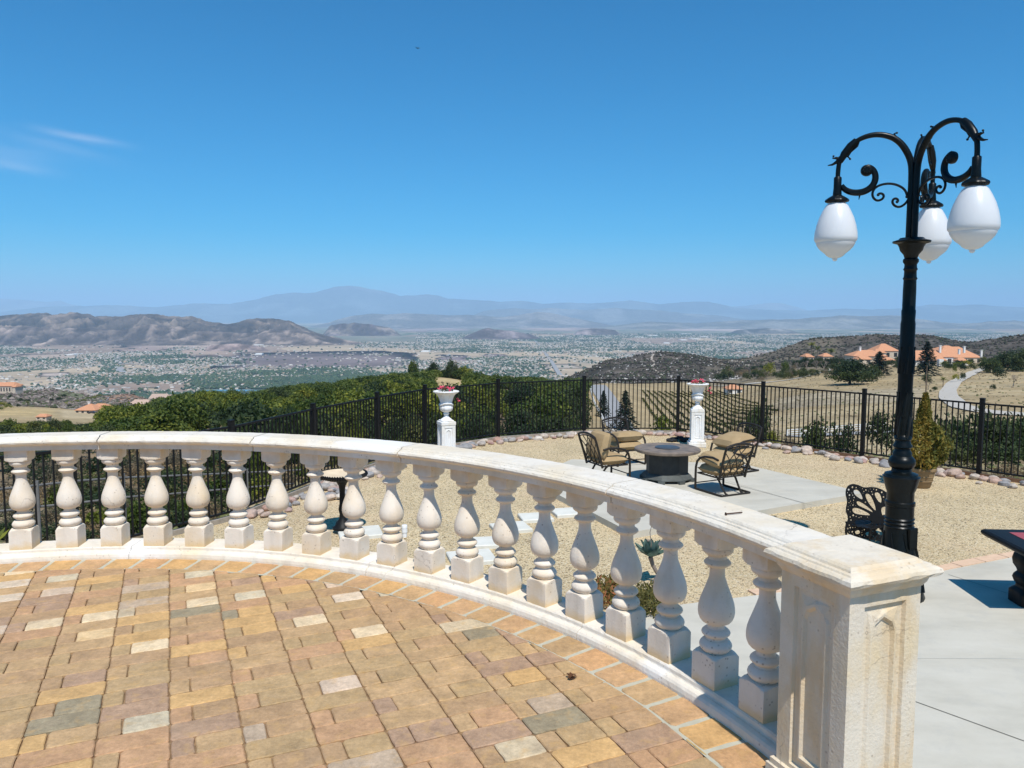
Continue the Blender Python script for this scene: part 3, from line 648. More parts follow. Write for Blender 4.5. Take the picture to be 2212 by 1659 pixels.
# large pale warehouses
wh=[(1480,722),(1500,733),(1440,742),(1380,729),(1520,728),(920,760),(560,746),(600,744),(640,745),(690,744),(720,745),(560,766),(160,767),(1475,735),(1410,726),(1560,731)]
for i,(u,v) in enumerate(wh):
    Yw=(VAL-EYE)/g(v);p=W(u,v,Yw);m=MB();sx=Yw*random.uniform(10,24)/F;m.box((0,0,5),(sx,Yw*.012+40,10));m.box((0,0,10.3),(sx*.97,Yw*.012+36,.6))
    o=m.build('warehouse',MT['whitewall'],loc=(p.x,p.y,VAL-1),rz=random.uniform(-.2,.2));tag(o,'long white flat-roofed warehouse far off in the hazy valley town','warehouse','white warehouses in the valley town')
# tree masses
def blobs(x,y,z,rx,rz,r,cols,name,mt,label,cat,kind='stuff'):
    n=len(x);base=np.array([(1,0,0),(-.5,.87,0),(-.5,-.87,0)]);base=np.array([(math.cos(a),math.sin(a),0) for a in np.arange(5)*2*math.pi/5])
    V=np.concatenate([np.repeat(np.array([[0,0,1.]])[None],n,0),np.repeat(base[None]*np.array([1,1,1]),n,0)+np.array([0,0,.35]),np.repeat(base[None]*.75,n,0)+np.array([0,0,-.25])],1)
    V=V*(.7+.6*r.random(V.shape[:2]+(1,)));V[...,:2]*=rx[:,None,None];V[...,2]*=rz[:,None]
    V+=np.stack([x,y,z],-1)[:,None]
    T=[]
    for i in range(5):
        j=(i+1)%5;T+=[(0,1+i,1+j),(1+i,6+i,1+j),(6+i,6+j,1+j)]
    T=np.array(T);A=(np.arange(n)[:,None,None]*11+T[None]).reshape(-1,3);cc=np.array(cols)[r.integers(0,len(cols),n)]*(.7+.6*r.random((n,1)))
    o=npmesh(name,V.reshape(-1,3),A,mt,fcol=np.repeat(cc,15,0),smooth=False);return tag(o,label,cat,kind=kind)
x,y,r=town_points(150000,2600,14000,12)
fi,gr,_=classes(x,y);p=(.27+.85*gr)*(1-fi*.96);uu,vv=vcoords(x,y)
keep=(r.random(len(x))<p)&visible(x,y,VAL+10.,.001)&~((y>7600)&(uu<900)&(vv<739))&~((abs(vv-843.5)<3)&(uu>425)&(uu<590));x,y=x[keep],y[keep];n=len(x)
blobs(x,y,np.full(n,VAL+1.),r.uniform(4,8.5,n)*(1+y/16000),r.uniform(6,11,n),r,[(.05,.085,.045),(.07,.10,.05),(.045,.075,.05)],'valley_trees',MT['town'],'far-off mass of dark green trees between the valley houses','woodland')
# scrub and pale boulders on the burnt hills
def scatter(u0,u1,y0,y1,n,seed,cond=None):
    r=np.random.default_rng(seed);u=r.uniform(u0,u1,n);y=np.exp(r.uniform(math.log(y0),math.log(y1),n));x=(u-CX)/F/.9962*y
    k=np.ones(n,bool)
    if cond is not None:k=cond(u,y,x)
    x,y=x[k],y[k];return x,y,gz(x,y),r
x,y,z,r=scatter(1230,2260,620,1240,15000,21,lambda u,y,x:(np.random.default_rng(4).random(len(u))<(.25+.75*sstep(.4,.6,fbm(x/60,y/60,3,22))))&~((u>1500)&(y<690)))
n=len(x);blobs(x,y,z,r.uniform(.8,2.3,n),r.uniform(.8,2.2,n),r,[(.055,.05,.04),(.038,.034,.03),(.085,.07,.055),(.045,.055,.028)],'burnt_scrub',MT['town'],'low dark burnt scrub covering the hills behind the estates','scrub')
x,y,z,r=scatter(1225,1640,640,1150,650,23);n=len(x)
blobs(x,y,z,r.uniform(.5,1.5,n),r.uniform(.5,1.2,n),r,[(.50,.46,.42),(.42,.38,.35),(.58,.55,.5)],'boulders',MT['town'],'countless pale boulders strewn over the dark burnt hill','boulders')
x,y,z,r=scatter(-60,330,480,1000,2600,25);n=len(x)
blobs(x,y,z,r.uniform(.7,2.4,n),r.uniform(.7,1.9,n),r,[(.07,.08,.04),(.10,.085,.065),(.15,.12,.10),(.24,.20,.17)],'slope_scrub',MT['town'],'dry scrub and stones dotted over the scorched left hillside','scrub')
def scatterV(name,u0,u1,y0,y1,n,seed,rr,label):
    x,y,z,r=scatter(u0,u1,y0,y1,n,seed);n=len(x)
    blobs(x,y,z,r.uniform(*rr,n),r.uniform(*rr,n)*.8,r,[(.20,.17,.09),(.28,.22,.13),(.12,.13,.05),(.16,.12,.07)],name,MT['town'],label,'grass')
scatterV('dry_tufts',1560,2260,110,560,2600,27,(.12,.5),'dry grass tufts dotting the tan fields below the estates')
scatterV('slope_tufts',-60,2260,13,60,9000,28,(.06,.24),'dry weeds and tufts on the slope just outside the fence')
# trail on the burnt hill
def strip(name,pts,w0,mt,dz=.25,sub=10):
    P=[]
    for a,b in zip(pts[:-1],pts[1:]):
        for i in range(sub): P.append(Vector(a).lerp(Vector(b),i/sub))
    P.append(Vector(pts[-1]))
    for it in range(6): P=[P[0]]+[(P[i-1]+P[i]*2+P[i+1])/4 for i in range(1,len(P)-1)]+[P[-1]]
    V=[];Fq=[];NW=4
    for i,p in enumerate(P):
        t=(P[min(i+1,len(P)-1)]-P[max(i-1,0)]);t.z=0;t.normalize();q=Vector((-t.y,t.x,0))
        ww=w0 if not isinstance(w0,tuple) else w0[0]+(w0[1]-w0[0])*i/(len(P)-1)
        for k in range(NW+1):
            a=p+q*ww*(k/NW-.5);V.append((a.x,a.y,gzs(a.x,a.y)+dz))
    for i in range(len(P)-1):
        for k in range(NW): Fq.append((i*(NW+1)+k,i*(NW+1)+k+1,(i+1)*(NW+1)+k+1,(i+1)*(NW+1)+k))
    return struct(npmesh(name,V,Fq,mt))
strip('trail',[at(1440,818).xy.to_3d(),at(1424,806).xy.to_3d(),at(1408,798).xy.to_3d(),at(1414,784).xy.to_3d(),at(1407,775).xy.to_3d(),at(1412,766).xy.to_3d()],2.6,simple('trail_dust',(.44,.37,.30),rough=.95),.5)
strip('driveway',[atY(u,Y).xy.to_3d() for u,Y in ((2240,560),(2185,520),(2140,480),(2118,430),(2090,360),(2060,300),(2048,260),(2050,225),(2075,200),(2120,185),(2180,172),(2260,160))],(5.6,4.6),MT['road'],.3,14)
strip('farm_track',[at(u,v).xy.to_3d() for u,v in ((1800,797),(1790,800),(1770,806),(1740,815),(1700,822),(1650,828),(1600,831),(1540,834))],3.6,MT['road'],.3,8)
strip('road',[at(u,v).xy.to_3d() for u,v in ((1288,832),(1296,840),(1304,850),(1312,862),(1320,875),(1328,890),(1336,910),(1345,935))],(9.,6.5),MT['asphalt'],.25,8)
strip('path',[at(u,v).xy.to_3d() for u,v in ((1340,938),(1390,935),(1440,938),(1480,942))],5.,MT['road'],.2,8)
strip('dirt_road',[at(u,v).xy.to_3d() for u,v in ((1715,945),(1800,940),(1900,934),(1960,930))],6.,MT['asphalt'],.2,8)
#@@PART3

# ================================================================== TERRACE
CC=Vector((-2.44,1.37)); RF=3.61
def pol(r,a,z=0.): return Vector((CC.x+r*math.cos(a),CC.y+r*math.sin(a),z))
A_END=R(18.5)
# pavers: rows run along e1, columns along e2
az=R(24.);e2=Vector((-math.sin(az),math.cos(az)));e1=Vector((math.cos(az),math.sin(az)))
org=G(367,1600,0).xy
CW,RH=.256,.1295
PC=[((.52,.335,.17),10),((.47,.295,.155),10),((.48,.32,.16),7),((.53,.31,.165),6),((.62,.38,.16),3),((.44,.28,.175),4),((.60,.47,.30),.6),((.50,.37,.25),.8),((.33,.265,.165),.7),((.58,.40,.17),.8)]
pw=np.array([p[1] for p in PC]);pw=pw/pw.sum()
pr=np.random.default_rng(5)
def pcol(pale=0):
    c=np.array(PC[pr.choice(len(PC),p=pw)][0])
    if pale and pr.random()<pale: c=np.array([(.76,.58,.36),(.64,.48,.34),(.60,.50,.34),(.76,.53,.28),(.68,.54,.39)][pr.integers(5)])
    return tuple(np.clip(c*pr.uniform(.96,1.04)*np.array([1,1,1]),0,1))
mb=MB()
RIN=RF-.185
def paver(m,corners,c,z=0.,jit=.0019,top=.004,clip=None,depth=.022):
    """corners: 4 xy in order; outline subdivided, rounded and jittered"""
    P=[Vector(p) for p in corners];n=len(P);out=[]
    rr=.011
    for i in range(n):
        a,b,d=P[i-1],P[i],P[(i+1)%n]
        u=(a-b).normalized();w_=(d-b).normalized()
        out+=[b+u*rr,b+(u+w_)*rr*.30,b+w_*rr]
        L=(d-b).length;k=max(1,int(L/.034))
        for j in range(1,k): out.append(b+(d-b)*(j/k))
    o2=[]
    for p in out:
        p=p+Vector((pr.uniform(-jit,jit),pr.uniform(-jit,jit)))
        if clip is not None:
            q=p-CC
            if q.length>clip:p=CC+q*(clip/q.length)
        o2.append(p)
    cen=sum(o2,Vector((0,0)))/len(o2)
    ar=abs(sum(o2[i-1].x*o2[i].y-o2[i].x*o2[i-1].y for i in range(len(o2))))/2
    if ar<.0007:return
    zt=z+pr.uniform(-.0015,.0015);k=len(o2)
    ins=[p+(cen-p).normalized()*.0045 for p in o2]
    vs=[(p.x,p.y,zt-depth) for p in o2]+[(p.x,p.y,zt-top) for p in o2]+[(p.x,p.y,zt) for p in ins]
    fs=[(i,(i+1)%k,k+(i+1)%k,k+i) for i in range(k)]+[(k+i,k+(i+1)%k,2*k+(i+1)%k,2*k+i) for i in range(k)]+[tuple(range(2*k,3*k))]
    m.add(vs,fs,col=c,smooth=False)
gp=.0024
ROWJ={i:pr.uniform(-.0035,.0035) for i in range(-45,50)}
for ci in range(-22,22):
    for ri in range(-40,44):
        b0=org+e1*(ci*CW+ROWJ[ri])+e2*(ri*RH+(.06 if ci%2 else 0)*0+ci*.000)
        if (b0-CC).length>RIN+.35 or b0.y<.3: continue
        if b0.y<.9 and abs(b0.x)>2.2: continue
        def rect(x0,x1): 
            return [b0+e1*(x0+gp)+e2*gp,b0+e1*(x1-gp)+e2*gp,b0+e1*(x1-gp)+e2*(RH-gp),b0+e1*(x0+gp)+e2*(RH-gp)]
        far=max(0.,min(1.,(b0.y-2.7)/1.4))*(1 if b0.x<-.2 else .25)
        parts=[(0,CW)] if (ri+ci*0)%2==0 else [(0,.085),(.085,CW)]
        if (ri%2) and False: pass
        for k_,(x0,x1) in enumerate(parts):
            q=rect(x0,x1)
            inn=[(p-CC).length<RIN-.004 for p in q]
            if not any(inn):continue
            pale=.42*far if (len(parts)==2 and k_==1) else 0.0
            paver(mb,q,pcol(pale),clip=RIN-.004 if not all(inn) else None)
# soldier course round the edge
sm=MB();da=.187/3.52
a=R(14)
i=0
while a<R(150):
    a0,a1=a+.0035,a+da-.0035
    q=[pol(RIN+.004,a0).xy,pol(RIN+.004,(a0+a1)/2).xy,pol(RIN+.004,a1).xy,pol(RF+.012,a1).xy,pol(RF+.012,(a0+a1)/2).xy,pol(RF+.012,a0).xy]
    q=q[::-1]
    c=np.array([(.52,.33,.165),(.54,.33,.17),(.49,.32,.165),(.57,.33,.16),(.60,.36,.15)][pr.integers(5)])*pr.uniform(.93,1.05)
    paver(mb,q,tuple(c),z=.0,jit=.0025);a+=da
pave=mb.build('terrace_paving',MT['paver']);struct(pave)
m=MB();ring=[pol(RIN-.03,R(t)).xy for t in range(-60,241,4)]
m.prism([p for p in ring],-.05,-.011);struct(m.build('paving_bed',MT['joint']))
m=MB()
n_=120;vs=[];fs=[]
for i in range(n_+1):
    t=R(10+140*i/n_);
    for rr,z in ((RIN-.014,-.0035),(RF+.02,-.0035)):
        p=pol(rr,t,z);vs.append(tuple(p))
for i in range(n_): fs.append((2*i,2*i+1,2*i+3,2*i+2))
m.add(vs,fs,smooth=False);struct(m.build('mortar_bed',MT['mortar']))
# body of the raised terrace
m=MB();poly=[pol(RF+.27,R(t)).xy for t in range(18,152,4)]+[Vector((-5.9,-3)),Vector((1.0,-3))]+[pol(RF-.02,R(t)).xy for t in range(-40,17,6)]
m.prism(poly,-2.2,-.06);struct(m.build('terrace_base',MT['stone']))
# ------------------------------------------------------------------ balustrade
def sweep(m,prof,a0,a1,n,rc,jit=0.0,closed=True,seed=1):
    """prof: list of (dr,z) round a closed outline; swept about CC"""
    k=len(prof);vs=[];fs=[];r=random.Random(seed)
    for i in range(n+1):
        t=a0+(a1-a0)*i/n;ro=rc(t) if callable(rc) else rc
        for j,(dr,z) in enumerate(prof):
            jj=(r.uniform(-jit,jit) if jit else 0);p=pol(ro+dr+jj,t,z+(r.uniform(-jit,jit) if jit else 0));vs.append(tuple(p))
    for i in range(n):
        for j in range(k):
            fs.append((i*k+j,(i+1)*k+j,(i+1)*k+(j+1)%k,i*k+(j+1)%k))
    fs.append(tuple(range(k)));fs.append(tuple(n*k+j for j in range(k-1,-1,-1)))
    m.add(vs,fs)
bal=empty('balustrade',(0,0,0));tag(bal,'curved cream stone balustrade sweeping round the edge of the paved terrace','balustrade')
def rcen(t): return 3.715+.02*min(1,max(0,(math.degrees(t)-40)/60))
railprof=[(-.100,.733),(-.102,.764),(-.118,.772),(-.132,.780),(-.136,.790),(-.131,.800),(-.120,.805),(-.112,.806),(-.109,.811),(-.100,.813),(-.096,.812),(-.093,.818),(-.086,.824),(-.070,.8255),
  (.070,.8255),(.086,.824),(.093,.818),(.096,.812),(.100,.813),(.109,.811),(.112,.806),(.120,.805),(.131,.800),(.136,.790),(.132,.780),(.118,.772),(.102,.764),(.100,.733)]
joints=[18.5,36.6,60.6,77.8,94.2,118,142]
for i,(a0,a1) in enumerate(zip(joints[:-1],joints[1:])):
    m=MB();m.smooth=False;sweep(m,railprof,R(a0)+.0011,R(a1)-.0011,int((a1-a0)*3),rcen,jit=.0007,seed=i)
    m.build('handrail',MT['rail'],bal)
footprof=[(0.0,-.08),(0.0,.012),(.004,.030),(.012,.040),(.024,.046),(.034,.047),(.038,.052),(.040,.066),(.046,.072),(.24,.072),(.262,.05),(.268,-.3),(.1,-.3)]
fj=[16,40.2,64.9,91.6,118,145]
for i,(a0,a1) in enumerate(zip(fj[:-1],fj[1:])):
    m=MB();sweep(m,footprof,R(a0)+.0005,R(a1)-.0005,int((a1-a0)*3),RF+.002,jit=.0007,seed=20+i)
    m.build('footing',MT['rail'],bal)
# mortar smears
m=MB()
# baluster: square plinth and cap worked into a turned body
HB=.661  # from footing top .072 to rail underside .744
def zb(t): return .072+HB*t
bp=[]  # (r,z,clamp)
S_=.0675
def addp(r,t,c=None): bp.append((r,zb(t),c))
def ringp(t0,t1,r0,dr,k=7):
    for i in range(k): addp(r0+dr*math.sin(math.pi*i/(k-1)),t0+(t1-t0)*i/(k-1))
addp(.0955,0,S_);addp(.0955,.178,S_);addp(.0895,.190,S_);addp(.081,.198,S_);addp(.0725,.2025,S_);addp(.066,.2035);addp(.050,.204)
ringp(.205,.282,.051,.0165);addp(.042,.285);addp(.0405,.296)
ringp(.300,.352,.045,.0145);addp(.038,.355);addp(.0345,.366);addp(.036,.380);addp(.042,.385)
for r_,t_ in ((.058,.398),(.067,.414),(.0730,.436),(.0755,.460),(.0750,.486),(.0715,.516),(.0650,.548),(.0565,.582),(.0475,.618),(.0395,.652),(.0325,.685),(.0310,.712),(.0312,.738),(.034,.752)): addp(r_,t_)
ringp(.755,.798,.042,.0135);addp(.038,.802);addp(.037,.820);addp(.043,.832);addp(.052,.836);addp(.060,.846);addp(.064,.860);addp(.0635,.874);addp(.060,.884);addp(.067,.8845);addp(.080,.887,S_);addp(.088,.894,S_);addp(.0955,.906,S_);addp(.0955,1.002,S_)
def baluster(seed):
    m=MB();m.smooth=True;n=56
    m.lathe([(r,z) for r,z,c in bp],n,clamp=[c for _,_,c in bp])
    return m.build('baluster',MT['stone'],bal)
from mathutils import Euler
proto=None
for k in range(-2,20):
    ang=R(22.52+1.05+4.382*k)
    if ang<R(21.):continue
    if proto is None:
        proto=baluster(0);o=proto
        for pl in proto.data.polygons: pass
        ob=proto
    else: ob=proto.copy();COL.objects.link(ob);ob.parent=bal
    p=pol(3.728,ang);ob.location=(p.x,p.y,0);ob.rotation_euler.z=ang+random.uniform(-.02,.02);ob.scale=(1,1,1)
# ------------------------------------------------------------------ end pillar
pc=Vector((1.125,2.5));PR=R(22)
pil=empty('stone_pillar',(pc.x,pc.y,0),PR);tag(pil,'weathered cream stone pillar with recessed arched panels closing the balustrade','pillar')
hs_=.15
def panel_face(m,h,z0,z1,rec=.012,N_=0):
    """one face of the shaft (facing -y, at y=-h) with a recessed panel and a pointed inner arch"""
    fx0,fx1=-h,h;a=.088;b=.080;za,zb_=z0+.07,z1-.055
    def ring(x,zb0,zt): return [(-x,zb0),(x,zb0),(x,zt),(-x,zt)]
    L=[(ring(h,z0,z1),0),(ring(a,za,zb_),0),(ring(a-.006,za+.006,zb_-.006),rec),(ring(a-.022,za+.022,zb_-.022),rec)]
    # arch outline with pointed top
    def arch(w_,z_0,z_1): return [(-w_,z_0),(w_,z_0),(w_,z_1-.05),(w_*.75,z_1-.022),(0,z_1),(-w_*.75,z_1-.022),(-w_,z_1-.05)]
    def quadring(x,zb0,zt): return [(-x,zb0),(x,zb0),(x,zt-.05),(x,zt),(0,zt),(-x,zt),(-x,zt-.05)]
    seqs=[(quadring(h,z0,z1),0),(quadring(a,za,zb_),0),(quadring(a-.006,za+.006,zb_-.006),rec),(quadring(a-.024,za+.024,zb_-.022),rec),(arch(a-.034,za+.034,zb_-.034),rec*.35),(arch(a-.040,za+.040,zb_-.044),rec*.35),(arch(a-.047,za+.047,zb_-.054),rec*1.3)]
    vs=[];fs=[]
    for pts,d in seqs: vs+=[(x,-h+d,z) for x,z in pts]
    k=7
    for s_ in range(len(seqs)-1):
        for i in range(k): fs.append((s_*k+i,s_*k+(i+1)%k,(s_+1)*k+(i+1)%k,(s_+1)*k+i))
    fs.append(tuple((len(seqs)-1)*k+i for i in range(k)))
    m.add(vs,fs,smooth=False)
m=MB()
for q in range(4):
    m.M=Matrix.Rotation(q*math.pi/2,4,'Z');panel_face(m,hs_,.0,.752)
m.M=Matrix.Identity(4);m.box((0,0,-.45),(.31,.31,.9));m.build('shaft',MT['stone_rough'],pil)
m=MB();c_=[(.152,.736),(.162,.752),(.166,.766),(.176,.772),(.190,.778),(.195,.789),(.191,.800),(.180,.806),(.172,.808),(.168,.813),(.158,.815),(.153,.814),(.149,.821),(.140,.8275),(.05,.829)]
k=len(c_);vs=[];fs=[];NS=12
pr2=random.Random(3)
for h_,z in c_:
    for s_ in range(4):
        for t in range(NS):
            x=-h_+2*h_*t/NS;y=-h_;j=(pr2.uniform(-.0022,.0022) if .77<z<.806 else pr2.uniform(-.0006,.0006))
            v=Matrix.Rotation(s_*math.pi/2,3,'Z')@Vector((x,y+j,z+j*.7));vs.append(tuple(v))
K=4*NS
for j in range(k-1):
    for i in range(K): fs.append((j*K+i,j*K+(i+1)%K,(j+1)*K+(i+1)%K,(j+1)*K+i))
fs.append(tuple((k-1)*K+i for i in range(K)));fs.append(tuple(K-1-i for i in range(K)))
m.add(vs,fs,smooth=False);m.build('cap',MT['stone_rough'],pil)
m=MB();m.prism([(-.175,-.175),(.175,-.175),(.175,.175),(-.175,.175)],-.1,.035);m.prism([(-.165,-.165),(.165,-.165),(.165,.165),(-.165,.165)],.0355,.055);m.build('base',MT['stone_rough'],pil)
# nail left on the rail, curled dry leaf on the paving
p0=G(2722/1.736,1930/1.736,.8285);p1=G(2783/1.736,1924/1.736,.8285)
m=MB();d=(p1-p0);m.tube([p0+Vector((0,0,.003)),p1+Vector((0,0,.003))],.0028,6);m.tube([p0+Vector((0,0,.003))-d*.02,p0+Vector((0,0,.003))+d*.01],.0065,8)
tag(m.build('nail',MT['nail']),'long dark rusty nail lying on top of the stone handrail','nail')
lp=G(2146/1.736,2545/1.736,.0);m=MB();rl=random.Random(4)
for i in range(9):
    a=rl.uniform(0,6.28);c=Vector((lp.x+rl.uniform(-.012,.012),lp.y+rl.uniform(-.012,.012),.006+rl.uniform(0,.012)))
    u_=Vector((math.cos(a),math.sin(a),rl.uniform(-.4,.6)))*.014;v_=Vector((-math.sin(a),math.cos(a),rl.uniform(-.3,.5)))*.008
    m.add([c-u_-v_,c+u_-v_*.4,c+u_*1.1+v_,c-u_+v_*.8],[(0,1,2,3)])
tag(m.build('dead_leaf',simple('brown_leaf',(.13,.055,.02),(.08,.035,.015),rough=.9)),'crumpled dark brown dead leaf lying on the tan pavers','leaf')
# ================================================================== LOWER YARD
FP=[(-7.5,8.2),(-5.73,9.9),(-4.4,11.95),(-3.72,14.3),(-2.9,16.45),(-2.08,18.25),(-.36,19.95),(1.98,21.0),(4.56,21.0),(6.28,19.15),(7.92,17.2),(9.35,15.2),(10.95,13.3),(12.5,11.3)]
m=MB();yp=[(a,b) for a,b in FP]+[(13,5.5),(13,-1.9),(-8.,-1.9),(-8.,7.)]
m.prism(yp,-3.0,YARD);gy=struct(m.build('gravel_yard',MT['gravel']))
# concrete beside the terrace and the fire-pit pad
ce=[G(1380,1330),G(1471,1308),G(1632,1288),G(1850,1259),G(2025,1237),G(2178,1207),G(2400,1166)]
poly=[(p.x,p.y) for p in ce]+[(12,6.5),(12,-1.5),(.5,-1.5),(.5,3.)]
m=MB();m.prism(poly[::-1],YARD-.05,YARD+.012);struct(m.build('patio_slab',MT['concrete']))
def groove(a,b,z,w_=.012,name='slab_joint',mt='groove'):
    a=Vector(a[:2]);b=Vector(b[:2]);d=(b-a).normalized();q=Vector((-d.y,d.x))*w_/2
    m=MB();m.add([(*(a-q),z),(*(b-q),z),(*(b+q),z),(*(a+q),z)],[(0,1,2,3)],smooth=False);return struct(m.build(name,MT[mt]))
P2=lambda x,y:(x/1.736,y/1.736)
def cr(x,y): return G(*P2(2700+x*.5907,1900+y*.5907),YARD+.016)
groove(cr(1200,960),cr(2300,966),YARD+.016,.006,mt='paverwhite');groove(cr(1180,1214),cr(2300,1620),YARD+.016,.010);groove(cr(1450,430),cr(2300,700),YARD+.016,.008)
m=MB();rb=random.Random(9)
eb=[G(1632,1288),G(1850,1259),G(2025,1237),G(2178,1207),G(2400,1166)]
# peach edging bricks between gravel and slab
acc=[]
for a_,b_ in zip(eb[:-1],eb[1:]):
    L=(b_-a_).length;n_=max(1,int(L/.42));d=(b_-a_).xy.normalized();q=Vector((-d.y,d.x))
    for i in range(n_):
        s0=a_.xy+d*(L*i/n_+.008);s1=a_.xy+d*(L*(i+1)/n_-.008);w_=.16+rb.uniform(-.02,.02)
        m.prism([tuple(s0),tuple(s1),tuple(s1+q*w_),tuple(s0+q*w_)],YARD-.02,YARD+.02+rb.uniform(0,.006))
struct(m.build('edging_bricks',MT['edge_brick']))
pa,pb,pcn,pd,pe=G(1140,1034,PAD),G(1362,1150,PAD),G(1868,1064,PAD),G(1600,1001,PAD),G(1235,992,PAD)
m=MB();m.prism([tuple(p.xy) for p in (pa,pb,pcn,pd,pe)],YARD-.05,PAD);struct(m.build('fire_pit_pad',MT['concrete']))
pdm=(pd+pe)/2
def c3(x,y): return G(*P2(2560+x*.5787,1000+y*.5787),PAD+.004)
groove(c3(180,1370),c3(900,1560),PAD+.004,.010);groove(c3(10,1480),c3(690,1372),PAD+.004,.006,mt='paverwhite');groove(c3(100,1330),c3(820,1545),PAD+.0045,.005)
# stepping stones
def c8(x,y,z=YARD): return G(737+.2917*x,921.7+.2917*y,z)
for (x,y,w_,a) in ((140,800,.62,.3),(965,985,.60,.25),(1090,872,.5,.15),(1255,762,.55,.3),(1440,686,.5,.2),(1680,648,.5,.25)):
    p=c8(x,y);m=MB();m.box((0,0,.022),(w_,w_*.86,.07),bev=.012)
    o=m.build('stepping_stone',MT['paverwhite'],loc=(p.x,p.y,YARD),rz=a)
    tag(o,'pale square stepping stone set in the gravel between pad and terrace' if x!=140 else 'pale square paving stone under the bird bath','stepping stone','stepping stones in the gravel' if x!=140 else None)
# pvc stub
p=G(874,1160);m=MB();m.smooth=True;m.lathe([(.035,0),(.035,.07),(.042,.072),(.042,.12),(.036,.122),(.036,.13),(.042,.132),(.042,.17),(.038,.178),(.012,.185)],20)
tag(m.build('pipe_stub',MT['pvc'],loc=(p.x,p.y,YARD)),'short white plastic pipe stub standing in the gravel','pipe')
# timber edging under the fence
def seg(name,a,b,w_,z0,z1,mt,off=0):
    a=Vector(a);b=Vector(b);d=(b-a).normalized();q=Vector((-d.y,d.x));a=a+q*off;b=b+q*off
    m=MB();m.prism([tuple(a-q*w_/2),tuple(b-q*w_/2),tuple(b+q*w_/2),tuple(a+q*w_/2)],z0,z1);return m.build(name,mt)
ke=empty('timber_edging');tag(ke,'low timber edging board running along the foot of the fence','edging')
for i in range(1,len(FP)-1):
    seg('board',FP[i],FP[i+1],.07,-2.0,YARD+.075,MT['kerb'] if FP[i+1][0]<5 else MT['timber'],off=-.0).parent=ke
# ------------------------------------------------------------------ metal fence
fe=empty('metal_fence');tag(fe,'black metal picket fence around the gravel yard','fence')
RT=-.125;BT=YARD+.14
for i,(x,y) in enumerate(FP):
    if i==0 or i>12: continue
    d=(Vector(FP[i])-Vector(FP[i-1])).normalized();m=MB();m.box((0,0,(RT+.10-1.9)/2+0),(.075,.075,RT+.10+1.9),bev=.006)
    zc=(RT+.10-1.9)/2
    m=MB();m.box((0,0,zc),(.078,.078,RT+.10+1.9),bev=.005);m.box((0,0,RT+.107),(.088,.088,.02),bev=.006)
    m.build('post',MT['black'],fe,loc=(x,y,0),rz=math.atan2(d.y,d.x))
FE0=(-7.0,8.68)
pts=[FE0]+FP[1:13]
for a,b in zip(pts[:-1],pts[1:]):
    a=Vector(a);b=Vector(b);L=(b-a).length;m=MB()
    m.box((L/2,0,RT),(L-.04,.032,.034));m.box((L/2,0,BT),(L-.04,.030,.03))
    n_=int(round((L-.08)/.108))
    for k in range(1,n_): m.box((L*k/n_,0,(RT+BT)/2+0.0),(.021,.021,RT-BT+.02 if True else 0))
    d=b-a;m.build('panel',MT['black'],fe,loc=(a.x,a.y,0),rz=math.atan2(d.y,d.x))
m=MB();m.box((0,0,-.95),(.078,.078,2.0),bev=.005);m.build('post',MT['black'],fe,loc=(-6.37,9.28,0),rz=.7)
# grey pipe fence outside, low on the slope
pf=empty('pipe_fence');tag(pf,'grey two-rail pipe fence on the slope behind the picket fence','fence')
def c6(x,y,Y): return W(x/3.,(1600+y*.5787)/1.736,Y)
up=[c6(x,y,Y) for x,y,Y in ((-400,450,11.5),(0,405,12.6),(240,380,13.2),(520,350,14),(800,330,14.9),(1200,315,16.2),(1600,297,17.8),(1950,280,19.5))]
lo=[c6(x,y,Y) for x,y,Y in ((-400,600,11.5),(0,548,12.6),(240,520,13.2),(540,490,14),(840,455,14.9),(1100,437,16.2),(1500,402,17.8),(1900,370,19.5))]
m=MB();m.smooth=True;m.tube(up,.022,8);m.build('rail',MT['pipe'],pf);m=MB();m.smooth=True;m.tube(lo,.022,8);m.build('rail',MT['pipe'],pf)
for k in (0,2,4,6):
    a,b=up[k],lo[k];m=MB();m.tube([a+Vector((0,0,.08)),Vector((a.x,a.y,gzs(a.x,a.y)-.3))],.03,8);m.build('post',MT['pipe'],pf)
# ------------------------------------------------------------------ river rocks
RK=[]
rr_=random.Random(2)
for k in range(6):
    m=MB();m.smooth=True;m.sphere((0,0,0),1,10,7)
    vs=[]
    for v in m.v:
        v=Vector(v);q=1+.28*(fbm(np.array([v.x*1.3+k*9]),np.array([v.y*1.3+v.z*.9]),3,k)[0]-.5)*2;vs.append((v.x*q,v.y*q*.8,v.z*q*.5))
    m.v=vs;RK.append(m)
rocks=[]
def put_rock(x,y,z,s,k,label,group):
    if k<len(rocks): pass
    if len(rocks)<6: o=RK[len(rocks)].build('river_rock',MT['rock']);rocks.append(o)
    else: o=rocks[k%6].copy();COL.objects.link(o)
    o.location=(x,y,z);o.scale=(s,s,s*rr_.uniform(.8,1.3));o.rotation_euler=(rr_.uniform(-.25,.25),rr_.uniform(-.25,.25),rr_.uniform(0,6.28));tag(o,label,'rock',group)
RL='smooth rounded river rock in the border along the foot of the black fence'
cen=Vector((2.5,12))
for i in range(2,12):
    a=Vector(FP[i]);b=Vector(FP[i+1]);d=(b-a);L=d.length;d.normalize();q=Vector((-d.y,d.x))
    if (cen-a).dot(q)<0:q=-q
    n_=int(L*12.5)
    if i<3:n_=int(L*8)
    for k in range(n_):
        t=(k+rr_.random())/n_*L;off=.13+abs(rr_.gauss(0,.24));s=rr_.uniform(.065,.135)
        if rr_.random()<.1:s*=1.35
        p=a+d*t+q*min(off,.7);put_rock(p.x,p.y,YARD+s*.22+max(0,.05*(rr_.random()-.4)),s,rr_.randint(0,5),RL,'river rocks along the fence')
